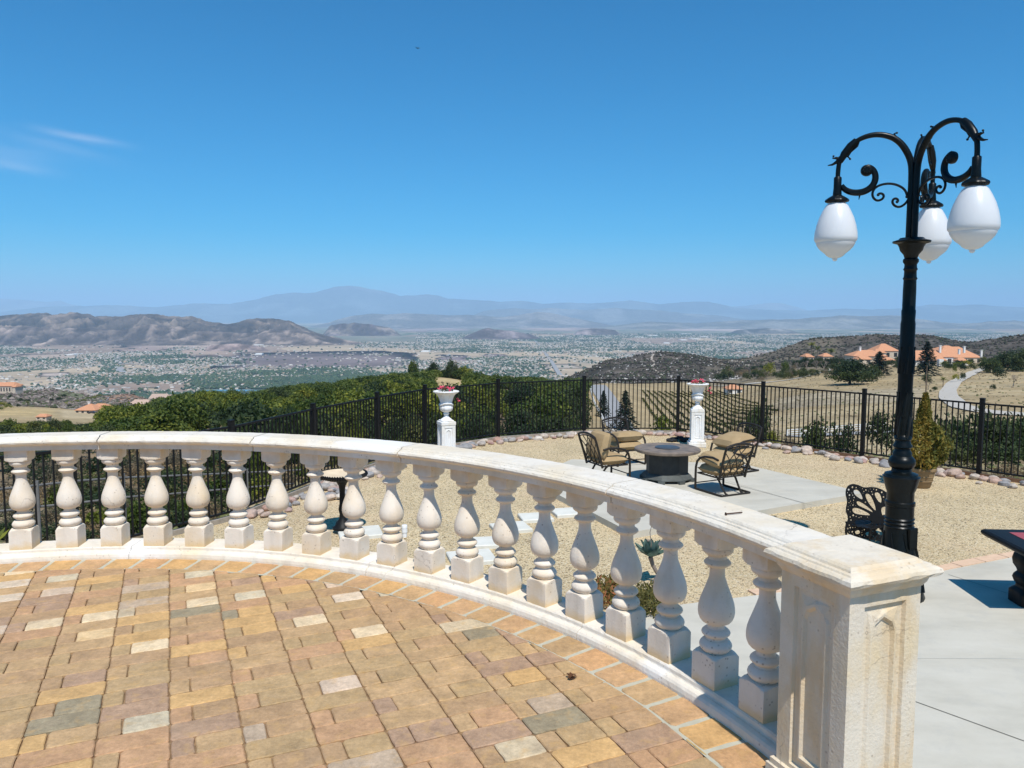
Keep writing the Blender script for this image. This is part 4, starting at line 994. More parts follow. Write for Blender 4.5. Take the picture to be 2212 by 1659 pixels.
for k in range(26):
    p=G(662.4+.1736*rr_.uniform(200,470),944.7+.1736*rr_.uniform(590,790));s=rr_.uniform(.07,.12)
    put_rock(p.x,p.y,YARD+.03+rr_.random()*.05,s,rr_.randint(0,5),RL,'river rocks along the fence')
# lava-rock heap beside the urn pedestal
p=G(1466,953);m=MB();m.smooth=True
for k in range(26):
    a=rr_.uniform(0,6.28);q=rr_.random()**.5;m.sphere((math.cos(a)*q*.34,math.sin(a)*q*.2,.03+.06*(1-q)),(rr_.uniform(.05,.09),rr_.uniform(.05,.09),rr_.uniform(.03,.06)),7,5)
tag(m.build('lava_rock_heap',MT['lava'],loc=(p.x,p.y,YARD)),'low heap of black lava rock left of the urn pedestal behind the fire table','rock heap')
# ------------------------------------------------------------------ urns on pedestals
def urn_set(px,py,rz,topz,lab1,lab2,lab3,seed):
    H=topz-YARD  # total
    ped=empty('pedestal',(px,py,YARD),rz);tag(ped,lab1,'pedestal','urn pedestals');hh=.165;zp=.86
    m=MB()
    for q in range(4):
        m.M=Matrix.Rotation(q*math.pi/2,4,'Z');panel_face(m,hh*.94,.12,zp-.0,rec=.014)
    m.M=Matrix.Identity(4);m.build('shaft',MT['urn'],ped)
    m=MB();m.box((0,0,.06),(hh*2.5,hh*2.5,.12),bev=.012);m.box((0,0,.145),(hh*2.15,hh*2.15,.05),bev=.012);m.build('base',MT['urn'],ped)
    u=empty('urn',(px,py,YARD+zp),rz);tag(u,lab2,'urn','white garden urns');s=(H-zp)/.68
    m=MB();m.box((0,0,.035*s),(.30*s,.30*s,.07*s),bev=.008);m.box((0,0,.085*s),(.24*s,.24*s,.03*s),bev=.01);m.build('foot_plinth',MT['urn'],u)
    m=MB();m.smooth=True
    pr_=[(.115,.10),(.10,.12),(.07,.14),(.045,.17),(.043,.20),(.062,.215),(.062,.225),(.045,.235),(.05,.25),(.08,.262),(.112,.285),(.128,.315),(.131,.345),(.122,.37),(.108,.385),(.112,.40),(.122,.46),(.138,.52),(.165,.58),(.20,.62),(.235,.64),(.252,.652),(.256,.662),(.248,.675),(.235,.672),(.20,.655),(.16,.60),(.02,.60)]
    m.lathe([(a*s,b*s) for a,b in pr_[:9]],36,cap=False);m.lathe([(a*s,b*s) for a,b in pr_[8:16]],48,flute=.035,nf=12,cap=False);m.lathe([(a*s,b*s) for a,b in pr_[15:20]],48,cap=False)
    m.lathe([(a*s,b*s) for a,b in pr_[19:25]],96,flute=.02,nf=24,cap=False);m.lathe([(a*s,b*s) for a,b in pr_[24:]],36,cap=True)
    m.build('bowl',MT['urn'],u)
    m=MB();m.smooth=True;r=random.Random(seed)
    for q in range(2):   # carved garland across the belly
        for k in range(15):
            a=math.pi*q+math.pi*(k/14)-.1;z=.36+.055*math.sin(math.pi*(k/14))+.02;m.sphere((.125*s*math.cos(a),.125*s*math.sin(a),z*s),(.022*s,.022*s,.018*s),7,5)
    m.build('garland',MT['urn'],u)
    fl=empty('geranium',(px,py,YARD+zp+.60*s),rz);tag(fl,lab3,'flowers','flowers growing in the urns')
    V=[];T=[];rg=np.random.default_rng(seed);n=420
    a=rg.uniform(0,6.28,n);q=rg.random(n)**.5*.19;zz=.03+.17*(rg.random(n))*(1-q/.25)
    P=np.stack([q*np.cos(a),q*np.sin(a),zz],-1)
    drop=rg.random(n)<.14;P[drop]=np.stack([.25+.06*rg.random(drop.sum()),-.05+.1*rg.random(drop.sum()),.06-.42*rg.random(drop.sum())],-1)
    o=leaf_quads('foliage',P,rg,.022,MT['bush'],fl)
    m=MB();m.smooth=True
    for k in range(15):
        a=r.uniform(0,6.28);q=r.uniform(.05,.2);c=Vector((q*math.cos(a),q*math.sin(a),.10+r.uniform(0,.09)))
        if k>11: c=Vector((.27+r.uniform(0,.05),r.uniform(-.05,.06),-.03-r.uniform(0,.14)))
        for j in range(7): m.sphere(c+Vector((r.gauss(0,.013),r.gauss(0,.013),r.gauss(0,.01))),.012,6,4)
    m.build('blossoms',MT['flower'],fl)
def leaf_quads(name,P,rg,size,mt,parent=None,loc=None,up=.0,aspect=1.6,tone=None,along=None,droop=None):
    n=len(P)
    nrm=rg.normal(size=(n,3));nrm[:,2]=np.abs(nrm[:,2])+up;nrm/=np.linalg.norm(nrm,axis=1)[:,None]
    t=rg.normal(size=(n,3)) if along is None else along+rg.normal(size=(n,3))*.35
    t-=nrm*(t*nrm).sum(1)[:,None];t/=np.linalg.norm(t,axis=1)[:,None]+1e-9
    b=np.cross(nrm,t);sz=size*(.6+.8*rg.random(n))[:,None]
    a=t*sz*aspect;b=b*sz
    V=np.stack([P-a*.5,P+b*.5+a*.05,P+a*.5,P-b*.5+a*.05],1).reshape(-1,3)
    Fq=np.arange(4*n).reshape(-1,4)
    tn=rg.random(n) if tone is None else tone
    return npmesh(name,V,Fq,mt,parent,fcol=np.stack([tn,tn,tn],-1),smooth=False,loc=loc)
def toW(u,v,z,dy=0): p=G(u,v,z);return p.x,p.y+dy
ux=W(964,900,16.6);urn_set(ux.x,16.6,R(24),0.005,'white stone pedestal at the left, seen half behind the balustrade rail','white urn with pink geraniums hanging down its right side, left one','pink geranium trailing over the right side of the left urn',3)
ux=W(1506,900,18.85);urn_set(ux.x,18.85,R(-6),-.03,'white stone pedestal with arched panel behind the fire table','white urn with red and orange flowers behind the fire table, right one','red and orange flowers crowning the right urn',4)
# ------------------------------------------------------------------ bird bath
p=G(741,1150);bb_=empty('bird_bath',(p.x,p.y,YARD+.055));tag(bb_,'black pedestal bird bath with a roped rim and a pale sandy basin','bird bath')
m=MB();m.smooth=True;m.lathe([(.15,0),(.15,.03),(.12,.05),(.10,.10),(.055,.15),(.045,.22),(.06,.30),(.045,.38),(.04,.55),(.05,.65),(.09,.72),(.14,.75)],24);m.build('pedestal',MT['black'],bb_)
m=MB();m.smooth=True;m.lathe([(.10,.73),(.22,.75),(.32,.79),(.355,.83),(.35,.84),(.31,.815),(.2,.79),(.01,.78)],40);
m.build('bowl',MT['black'],bb_)
m=MB();m.smooth=True
m.lathe([(.335,.842),(.30,.826),(.2,.80),(.01,.79)],40,cap=False);m.build('basin',MT['sand'],bb_)
m=MB();m.smooth=True
for k in range(60):
    a=2*math.pi*k/60;m.tube([(.352*math.cos(a-.06),.352*math.sin(a-.06),.80),(.368*math.cos(a),.368*math.sin(a),.825),(.352*math.cos(a+.06),.352*math.sin(a+.06),.85)],.014,5)
m.build('rope_rim',MT['black'],bb_)
# ------------------------------------------------------------------ fire table
TCx,TCy=2.96,14.5
ft=empty('fire_table',(TCx,TCy,PAD));tag(ft,'round dark fire table with tiled top between the four chairs','fire table')
m=MB();m.smooth=False;m.lathe([(.55,.545),(.60,.55),(.62,.565),(.62,.60),(.60,.612),(.54,.613),(.53,.608),(.52,.613),(.25,.613)],48);
for k in range(16):
    pass
m.build('tabletop',MT['tabletop'],ft)
m=MB();m.smooth=True;m.lathe([(.235,.613),(.235,.625),(.22,.632),(.05,.634)],36);m.build('lid',MT['lid'],ft)
m=MB();m.lathe([(.40,.10),(.40,.53),(.44,.55)],8,rot=R(22.5));m.build('body',MT['fpbody'],ft)
m=MB();m.lathe([(.50,.05),(.50,.07),(.485,.08),(.46,.115),(.43,.135),(.405,.15)],8,rot=R(22.5))
for k in range(8):
    a=R(45*k);m.box((.47*math.cos(a+R(22.5)),.47*math.sin(a+R(22.5)),.03),(.09,.12,.06),rz=a+R(22.5))
m.build('base',simple('worn_stone_base',(.12,.13,.12),(.07,.075,.07),sc=5,rough=.75),ft)
# ------------------------------------------------------------------ patio chairs
def cushion(m,c,d,rot=None,n=10,puff=.35):
    vs=[];fs=[];ny=n
    mt=Matrix.Translation(c)@(rot.to_4x4() if rot else Matrix.Identity(4))
    for side in (1,-1):
        for j in range(ny+1):
            for i in range(n+1):
                a=2*i/n-1;b=2*j/ny-1
                e=(1-abs(a)**6)*(1-abs(b)**6);h=d[2]/2*(max(e,0)**.45*(1-puff*.5*(a*a+b*b)/2*0)+0)
                h*=(.8+.2*(1-a*a)*(1-b*b)*1.3)
                vs.append(mt@Vector((a*d[0]/2*(1-.03*b*b),b*d[1]/2*(1-.03*a*a),side*h)))
    K=(n+1)*(ny+1)
    for s_ in (0,1):
        for j in range(ny):
            for i in range(n):
                q=[s_*K+j*(n+1)+i,s_*K+j*(n+1)+i+1,s_*K+(j+1)*(n+1)+i+1,s_*K+(j+1)*(n+1)+i]
                fs.append(tuple(q if s_==0 else q[::-1]))
    m.add(vs,fs,smooth=True)
def make_chair(x,y,face,label,flop,seed):
    """faces +Y locally; face = heading angle of the sitter"""
    ch=empty('patio_chair',(x,y,PAD),face-math.pi/2);tag(ch,label,'chair','patio chairs around the fire table')
    W2=.30
    for sx in (-1,1):
        m=MB();m.smooth=True;s=sx*W2
        m.tube([(s,-.24,.60),(s,-.12,.625),(s,.08,.61),(s,.20,.57),(s,.27,.50),(s,.30,.40),(s,.305,.25),(s,.305,.03),(s,.29,.018),(s,.20,.016),(s,-.20,.016),(s*.98,-.33,.016)],.020,8)
        m.build('arm_leg',MT['bronze'],ch)
    m=MB();m.smooth=True;m.tube([(-W2*.98,-.33,.014),(W2*.98,-.33,.014)],.016,8);m.tube([(-.16,-.33,.014),(-.16,-.27,.03),(-.17,-.20,.12),(-.18,-.12,.24),(-.18,-.05,.30)],.018,8);m.tube([(.16,-.33,.014),(.16,-.27,.03),(.17,-.20,.12),(.18,-.12,.24),(.18,-.05,.30)],.018,8);m.tube([(-W2,.30,.12),(W2,.30,.12)],.010,6);m.build('sled_base',MT['bronze'],ch)
    m=MB();m.smooth=True;m.tube([(-W2+.01,.26,.30),(W2-.01,.26,.30),(W2-.01,-.22,.30),(-W2+.01,-.22,.30)],.014,6,closed=True)
    for k in range(5): m.tube([(-W2+.01,-.14+.08*k,.30),(W2-.01,-.14+.08*k,.30)],.006,5)
    m.build('seat_frame',MT['bronze'],ch)
    m=MB();m.smooth=True
    def bk(a,h): # a in -1..1 across, h 0..1 up the back
        top=.83+.055*(1-a*a); z=.27+(top-.27)*h; yy=-.235-.14*h-.03*h*h; return Vector((a*(.265+.02*h),yy,z))
    m.tube([bk(-1,0),bk(-1,.3),bk(-1,.6),bk(-1,.85),bk(-.97,1),bk(-.7,1),bk(-.35,1),bk(0,1),bk(.35,1),bk(.7,1),bk(.97,1),bk(1,.85),bk(1,.6),bk(1,.3),bk(1,0)],.021,8)
    m.tube([bk(-1,.06),bk(0,.06),bk(1,.06)],.012,6);m.tube([bk(-1,.93),bk(-.5,.93),bk(0,.93),bk(.5,.93),bk(1,.93)],.010,6)
    m.build('back_frame',MT['bronze'],ch)
    m=MB();m.smooth=True
    for k in range(-2,3):
        for sgn in (-1,1):
            pts=[]
            for t in range(13):
                h=.06+.87*t/12;a=k*.5+sgn*(h-.06)/.87*1.0+sgn*.06*math.sin(h*9)
                if -1<=a<=1:pts.append(bk(a,h))
            if len(pts)>2:m.tube(pts,.0085,5)
    m.build('lattice',MT['bronze'],ch)
    m=MB();cushion(m,(0,.03,.385),(.57,.56,.19));m.build('seat_cushion',MT['cushion'],ch)
    m=MB()
    if flop==0: cushion(m,(0,-.15,.65),(.57,.50,.22),Matrix.Rotation(R(76),3,'X'))
    elif flop==1: cushion(m,(0,.02,.55),(.58,.56,.22),Matrix.Rotation(R(9),3,'X'))
    else: cushion(m,(.01,.02,.59),(.60,.58,.22),Matrix.Rotation(R(-14),3,'X'))
    m.build('back_cushion',MT['cushion'],ch)
    ch.scale=(1.08,1.08,1.04);return ch
make_chair(1.80,14.55,R(25),'patio chair with its tan cushion upright, left of the fire table',0,1)
make_chair(2.38,16.15,R(-68),'patio chair behind the fire table with its back cushion fallen flat, facing the camera',1,2)
make_chair(3.74,13.5,R(116),'patio chair nearest the camera, lattice back turned towards the terrace',1,3)
make_chair(4.50,15.4,R(210),'patio chair farthest right with its back cushion propped on the seat',2,4)
# ------------------------------------------------------------------ street lamp
LMX,LMY=(1957-CX)/F*8.62,8.6
la=empty('street_lamp',(LMX,LMY,YARD));tag(la,'tall black cast-iron lamp post with three white globes on scrolled arms','street lamp')
def zl(Py): 
    return EYE+LMY*g(Py/1.736)-YARD
def rp(px): return px/1.736/F*8.6
prof=[(98,2262),(100,2225),(96,2215),(84,2150),(70,2090),(58,2030),(52,1985),(50,1960),(50,1895),(53,1892),(53,1880),(48,1876),(48,1842),(52,1836),(64,1792),(66,1786),(60,1782),(58,1775),(36,1768),(34,1756),(44,1748),(48,1735),(46,1722),(40,1714),(34,1708),(33,1695),(28,1688),(28,1680),(34,1675),(33,1668),(28,1660),(27,1650),(31,1645),(30,1636),(25,1630)]
zs=[zl(y) for _,y in prof];m=MB();m.smooth=True
pf2=[(rp(r),max(0,z)) for (r,_),z in zip(prof,zs)];pf2[0]=(pf2[0][0],0.0)
m.lathe(pf2,24);m.build('base',MT['iron'],la)
m=MB();m.smooth=True
shaft=[(25,1630),(27,1560),(26,1450),(27,1380),(29,1330),(26,1300),(26,1215),(24,1200),(25,1165),(23,1160),(23,1090),(22,1050)]
sp_=[(rp(r),zl(y)) for r,y in shaft];m.lathe(sp_,20);m.build('shaft',MT['iron'],la)
m=MB();m.smooth=True
col_=[(22,1050),(25,1045),(22,1038),(21,1016),(25,1010),(22,1004),(21,992),(27,982),(27,973),(22,968),(26,955),(38,940),(42,925),(48,915),(64,910),(65,904),(46,898),(40,892)]
m.lathe([(rp(r),zl(y)) for r,y in col_],28,flute=.0);m.build('collar',MT['iron'],la)
# leaf ornaments wrapped round shaft and base
rl=random.Random(8)
def leafrib(m,a0,z0,z1,rad,sw,r0=.012):
    pts=[];rs=[]
    for k in range(8):
        t=k/7;a=a0+sw*t;rr=rad(t);pts.append((rr*math.cos(a),rr*math.sin(a),z0+(z1-z0)*t));rs.append(r0*(1-.75*t)+.002)
    m.tube(pts,rs,6)
for j,(za,zb2) in enumerate(((1400,1300),(1640,1540),(1560,1470))):
    m=MB();m.smooth=True
    for k in range(6): leafrib(m,k*math.pi/3+j*.5,zl(za),zl(zb2),lambda t:rp(25)+.006*math.sin(t*3.1)+.010*(t>.9),.35,.020)
    m.build('leaf_collar',MT['iron'],la)
m=MB();m.smooth=True
for k in range(8):
    leafrib(m,k*math.pi/4,zl(2200),zl(2040),lambda t:rp(92-36*t)+.004,.5,.024);leafrib(m,k*math.pi/4+.3,zl(2110),zl(1990),lambda t:rp(72-20*t)+.004,-.45,.018)
for k in range(3):
    m.lathe([(rp(50),zl(1975-k*14)),(rp(54),zl(1970-k*14)),(rp(50),zl(1965-k*14))],20,cap=False)
m.build('base_leaves',MT['iron'],la)
m=MB();a=R(-62);pz=zl(2000);m.box((rp(58)*math.cos(a),rp(58)*math.sin(a),pz-.02),(.03,.13,.24),rz=a,bev=.008);m.build('access_door',MT['iron'],la)
# arms
S4=.425/1.736
def arm(phi,Rr,seed):
    e=empty('arm',(0,0,0),phi);e.parent=la
    # px in the reference arm: outward r, height from pixel row
    SX=.75/645
    def q(x,y): return Vector(((1185-x)*SX*(Rr/.75),0,EYE+8.6*g((400+y*.425)/1.736)*1.0-YARD))
    def zz(y): return (1180-y)*.001268*(1. if y>560 else 1.)-(max(0,560-y)*.00007)+zl(901)
    def q(x,y,o=0): return Vector(((1185-x)*SX*(Rr/.75),o,zz(y)))
    def sm_(P,it=2):
        for _ in range(it):
            Qn=[P[0]]
            for a_,b_ in zip(P[:-1],P[1:]): Qn+= [a_*.75+b_*.25,a_*.25+b_*.75]
            P=Qn+[P[-1]]
        return P
    m=MB();m.smooth=True
    P=sm_([q(1160,1190),q(1160,900),q(1163,620),q(1150,490),(q(1085,360)),q(1010,285),q(920,248),q(830,238),q(730,262),q(650,315),q(580,395),q(548,470),q(540,560),q(541,640)])
    n_=len(P);m.tube(P,[.036-.010*min(1,max(0,(i/n_-.3)*3)) for i in range(n_)],10)
    m.build('main_tube',MT['iron'],e)
    m=MB();m.smooth=True;m.lathe([(.046,zz(770)),(.048,zz(755)),(.042,zz(700)),(.042,zz(612)),(.034,zz(604))],16,c=((1185-541)*SX*(Rr/.75),0,0));m.build('sleeve',MT['iron'],e)
    m=MB();m.smooth=True
    P=sm_([q(575,680),q(600,715),q(650,742),q(710,752),q(770,745),q(825,715),q(858,665),q(862,610),q(845,565),q(815,535),q(785,525)])
    n_=len(P);m.tube(P,[.027+.011*math.sin(math.pi*min(1,i/n_*1.1)) for i in range(n_)],8)
    m.M=Matrix.Translation(q(785,562))@Matrix.Rotation(R(90),4,'X');m.lathe([(.038,-.034),(.060,-.024),(.065,0),(.060,.024),(.038,.034)],18);m.M=Matrix.Identity(4)
    for sy in (-1,1):
        for k in range(8):
            a_=k*math.pi/4;c=q(785,562);m.sphere((c.x+.034*math.cos(a_),sy*.034,c.z+.030*math.sin(a_)),(.009,.007,.009),6,5)
    P=sm_([q(1135,815),q(1115,745),q(1050,700),q(980,683),q(910,690),q(860,715),q(838,760),q(850,805),q(885,830),q(925,818),q(940,790),q(925,768),q(898,765),q(885,780)])
    m.tube(P,.0135,7)
    P=sm_([q(1140,830),q(1118,865),q(1075,893),q(1030,880),q(1008,845),q(1020,818),q(1045,815),q(1060,835),q(1045,852)]);m.tube(P,.0135,7)
    m.sphere(q(1130,805),.018,8,6);m.sphere(q(1050,845),.016,8,6);m.sphere(q(890,778),.016,8,6)
    m.tube([q(700,750),q(735,770),q(728,812)],[.018,.014,.003],6)
    m.build('scroll',MT['iron'],e)
    m=MB();m.smooth=True
    def spike(pts,r0): m.tube([q(*p_) for p_ in pts],[r0*(1-.8*i/(len(pts)-1)) for i in range(len(pts))],6)
    m.tube([q(690,285),q(640,330),q(590,400),q(555,470)],[.040,.044,.044,.030],10)
    spike([(560,430),(525,470),(490,490),(450,496)],.028);spike([(545,440),(515,430),(492,432),(497,405)],.020);m.sphere(q(497,412),.012,6,5)
    spike([(700,280),(690,330),(640,380),(620,425),(645,450)],.030);m.sphere(q(640,447),.013,6,5)
    m.build('leaf_trim',MT['iron'],e);m=MB();m.smooth=True
    spike([(1060,320),(1010,270),(1003,245),(1028,232)],.022);m.sphere(q(1024,238),.012,6,5)
    for k in range(9):
        t=k/8;c=q(1000+150*t,285+150*t+60*t*t);m.M=Matrix.Translation(c)@Matrix.Rotation(R(-50-20*t),4,'Y');m.lathe([(.030,-.010),(.040,0),(.030,.010)],10,cap=False);m.M=Matrix.Identity(4)
    m.build('leaf_cuff',MT['iron'],e)
    c0=((1185-541)*SX*(Rr/.75),0,0)
    m=MB();m.smooth=True;m.lathe([(.05,zz(765)),(.085,zz(782)),(.118,zz(800)),(.125,zz(812)),(.118,zz(824)),(.09,zz(828))],32,c=c0,flute=.04,nf=10);m.build('canopy',MT['iron'],e)
    m=MB();m.smooth=True;k_=.00128
    gp_=[(.075,822),(.10,826),(.13,850),(.165,900),(.20,960),(.228,1030),(.246,1100),(.250,1140),(.248,1165),(.236,1180),(.228,1186),(.226,1200),(.205,1230),(.175,1258),(.14,1280),(.115,1296),(.10,1312),(.065,1328),(.030,1336),(.028,1352),(.014,1362)]
    m.lathe([(r_*.92,zl(748)-(y_-820)*k_*.94) for r_,y_ in gp_],40,c=c0);m.build('globe',MT['globe'],e)
    return e
arm(R(161),.78,1);arm(R(-80),.89,2);arm(R(50),.86,3)
# ------------------------------------------------------------------ butterfly bench
BY=10.4
def c6b(x,y): return ((3100+x*.4219)/1.736,(1600+y*.4219)/1.736)
def bw(x,y):
    p=W(*c6b(x,y),BY);return (p.x,p.z)
def bez(pts): return pts
def wing_curve(name,outline,holes,thick,mtx,parent,mt):
    cu=bpy.data.curves.new(name,'CURVE');cu.dimensions='2D';cu.fill_mode='BOTH';cu.extrude=thick/2;cu.bevel_depth=.003;cu.bevel_resolution=1
    for ol in [outline]+holes:
        s=cu.splines.new('POLY');s.points.add(len(ol)-1)
        for p_,q_ in zip(s.points,ol):p_.co=(q_[0],q_[1],0,1)
        s.use_cyclic_u=True
    t=bpy.data.objects.new('tmp',cu);COL.objects.link(t);dg=bpy.context.evaluated_depsgraph_get();me=bpy.data.meshes.new_from_object(t.evaluated_get(dg));bpy.data.objects.remove(t)
    me.materials.clear();me.materials.append(mt);o=bpy.data.objects.new(name,me);COL.objects.link(o);o.parent=parent;o.matrix_local=mtx;return o
def smooth2(pts,it=2):
    for _ in range(it):
        q_=[]
        for a_,b_ in zip(pts,pts[1:]+pts[:1]): q_+=[(a_[0]*.75+b_[0]*.25,a_[1]*.75+b_[1]*.25),(a_[0]*.25+b_[0]*.75,a_[1]*.25+b_[1]*.75)]
        pts=q_
    return pts
SC=.4219/1.736/F*10.7
def L_(x,y): return ((x-600)*SC,(1140-y)*SC-.08)
out=[(600,1010),(560,1040),(500,1060),(430,1050),(330,1030),(240,1020),(175,960),(200,905),(212,850),(186,790),(203,720),(200,690),(186,640),(200,580),(245,553),(300,566),(350,590),(430,580),(500,600),(560,640),(600,700)]
hol=[[(250,610),(290,600),(325,640),(345,700),(300,680),(262,650)],[(352,640),(400,640),(440,720),(458,800),(420,770),(370,700)],[(275,705),(320,710),(400,770),(440,815),(350,770),(290,745)],[(240,765),(300,765),(430,835),(330,830),(250,815)],
 [(262,880),(300,865),(400,872),(420,890),(390,915),(300,925),(268,910)],[(430,630),(480,625),(505,680),(500,730),(460,700)],[(490,770),(520,750),(560,760),(565,820),(540,850),(505,840)],[(440,930),(480,940),(520,1000),(480,1010),(450,980)],[(260,975),(300,955),(320,990),(280,1005)],[(350,985),(400,970),(420,1010),(370,1020)],[(520,890),(560,880),(580,960),(550,980),(530,930)],[(530,670),(570,690),(580,740),(540,730)]]
def inpoly(p,poly):
    c=False;j=len(poly)-1
    for i in range(len(poly)):
        if (poly[i][1]>p[1])!=(poly[j][1]>p[1]) and p[0]<(poly[j][0]-poly[i][0])*(p[1]-poly[i][1])/(poly[j][1]-poly[i][1]+1e-9)+poly[i][0]:c=not c
        j=i
    return c
def dist_poly(p,poly): return min(math.hypot(p[0]-a[0]-(b[0]-a[0])*t,p[1]-a[1]-(b[1]-a[1])*t) for a,b in zip(poly,poly[1:]+poly[:1]) for t in (0,.25,.5,.75))
rd=random.Random(6);dots=[]
so_=smooth2(out);sh=[smooth2(h_) for h_ in hol]
for _ in range(2600):
    p_=(rd.uniform(170,540),rd.uniform(550,1050));r_=rd.uniform(5,11)
    if not inpoly(p_,so_) or dist_poly(p_,so_)<r_+7:continue
    if any(inpoly(p_,h_) or dist_poly(p_,h_)<r_+8 for h_ in sh):continue
    if any(math.hypot(p_[0]-d_[0],p_[1]-d_[1])<r_+d_[2]+5 for d_ in dots):continue
    if p_[0]>380 and 700<p_[1]<900:continue
    dots.append((*p_,r_))
dots=dots[:110]
holes=[[L_(*q_) for q_ in h_] for h_ in sh]+[[L_(a+r_*math.cos(t),b+r_*math.sin(t)) for t in [2*math.pi*k/7 for k in range(7)]] for a,b,r_ in dots]
bx=W(*c6b(600,850),BY)
be=empty('butterfly_bench',(bx.x,BY,YARD),R(27));tag(be,'black cast-iron bench with a pierced butterfly-wing back behind the lamp post','bench')
for sx in (1,-1):
    mx=Matrix.Translation((0,0,.06))@Matrix.Rotation(R(-29*sx),4,'Z')@Matrix.Rotation(R(90-6),4,'X')
    ol=[L_(*q_) for q_ in so_];hh=holes
    if sx<0: ol=[(-a,b) for a,b in ol];hh=[[(-a,b) for a,b in h_] for h_ in holes]
    wing_curve('wing',ol,hh,.012,mx,be,MT['black'])
m=MB();m.smooth=True;m.tube([(0,0,.12),(0,-.01,.4),(0,-.03,.70)],[.03,.035,.02],8);m.sphere((0,-.03,.72),.03,8,6);m.build('body',MT['black'],be)
m=MB();m.smooth=True;m.sphere(((478-600)*SC,-.025,(1140-850)*SC-.02),(.014,.01,.014),10,6);m.build('rivet',MT['lid'],be)
m=MB()
for k in range(9): m.box((0,.06+.048*k,.32),(1.0-.04*abs(k-4),.032,.014))
m.box((-.3,.25,.31),(.03,.42,.02));m.box((.3,.25,.31),(.03,.42,.02));m.build('seat',MT['black'],be)
for sx in (-1,1):
    for yy in (.06,.44):
        m=MB();m.smooth=True;m.tube([(sx*.40,yy,.31),(sx*.42,yy,.2),(sx*.40,yy,.12),(sx*.43,yy,0)],[.018,.015,.014,.018],8);m.build('leg',MT['black'],be)
# ------------------------------------------------------------------ stone table, right edge
tb=empty('stone_table',(5.40,8.62,YARD),R(-4));tag(tb,'dark carved stone table with red granite top at the right edge','table')
m=MB()
def slab(m,x0,x1,y0,y1,prof):
    k=len(prof);vs=[];fs=[]
    for d,z in prof: vs+=[(x0-d,y0-d,z),(x1+d,y0-d,z),(x1+d,y1+d,z),(x0-d,y1+d,z)]
    for j in range(k-1):
        for i in range(4): fs.append((j*4+i,j*4+(i+1)%4,(j+1)*4+(i+1)%4,(j+1)*4+i))
    fs.append((3,2,1,0));fs.append(tuple(4*(k-1)+i for i in range(4)));m.add(vs,fs,smooth=False)
slab(m,.12,1.6,-.72,0,[(-.06,.64),(-.02,.645),(.02,.66),(.06,.675),(.095,.70),(.105,.72),(.10,.745),(.08,.76),(.02,.762)]);m.build('slab',MT['black'],tb)
m=MB();m.add([(.24,-.62,.7655),(1.5,-.62,.7655),(1.5,-.06,.7655),(.24,-.06,.7655)],[(0,1,2,3)],smooth=False);m.add([(.24,-.62,.764),(1.5,-.62,.764),(1.5,-.06,.764),(.24,-.06,.764)],[(3,2,1,0)],smooth=False);m.build('top_inlay',MT['granite'],tb)
for xx in (.40,1.3):
    m=MB();m.smooth=True
    pr_=[(.21,.0),(.21,.14),(.19,.16),(.15,.19),(.145,.22),(.17,.25),(.185,.29),(.17,.33),(.14,.36),(.15,.39),(.185,.44),(.195,.50),(.18,.56),(.15,.60),(.14,.63),(.18,.66)]
    m.lathe(pr_,28,c=(xx,-.25,0),clamp=[.17 if (k<2) else r_*.86 for k,(r_,_) in enumerate(pr_)]);m.build('pedestal_leg',MT['black'],tb)
#@@PART4

# ================================================================== VEGETATION
def crown_pts(rg,rx,rz,ncl,nl,cr=.34,low=-.35,flat=.85,core=.25):
    d=rg.normal(size=(ncl,3));d/=np.linalg.norm(d,axis=1)[:,None];d[:,2]=np.where(d[:,2]<low,-d[:,2],d[:,2])
    rad=(.45+.55*rg.random(ncl)**.6)*(.85+.3*rg.random(ncl))
    c=d*rad[:,None]*np.array([rx,rx,rz])*.78
    cs=cr*(.65+.7*rg.random(ncl))*min(rx,rz*1.2)
    k=np.repeat(np.arange(ncl),nl);o=rg.normal(size=(ncl*nl,3));o/=np.linalg.norm(o,axis=1)[:,None]
    o*=(.55+.45*rg.random(ncl*nl))[:,None];o[:,2]*=flat
    P=c[k]+o*cs[k][:,None]
    tone=np.clip(rg.random(ncl)[k]*.55+rg.random(ncl*nl)*.45,0,1)
    return P,tone
def trunk_mesh(m,h,r,rg,nb=4,spread=1.):
    m.smooth=True;m.tube([(0,0,-.6),(.05*h,0,h*.3),(.02*h,.03*h,h*.62)],[r*1.25,r,r*.7],7)
    for k in range(nb):
        a=k*6.28/nb+rg.random();m.tube([(.04*h,.02*h,h*(.32+.08*k/nb)),(math.cos(a)*h*.18*spread,math.sin(a)*h*.18*spread,h*.62),(math.cos(a)*h*.34*spread,math.sin(a)*h*.34*spread,h*.85)],[r*.6,r*.4,r*.15],5)
PROT={}
def tree_proto(kind,k,mt,rx,rz,hc,ncl,nl,ls,bark='bark',cr=.34,trunk=True,**kw):
    rg=np.random.default_rng(abs(hash_s(kind))+k)
    P,t=crown_pts(rg,rx,rz,ncl,nl,cr,**kw);P[:,2]+=hc
    o=leaf_quads('crown',P,rg,ls,MT[mt],tone=t,up=.25);me=o.data;bpy.data.objects.remove(o)
    tm=None
    if trunk:
        m=MB();trunk_mesh(m,hc+rz*.3,max(.05,rx*.055),rg);o=m.build('trunk',MT[bark]);tm=o.data;bpy.data.objects.remove(o)
    return (me,tm)
def hash_s(s): return sum((i+1)*ord(c) for i,c in enumerate(s))%9999
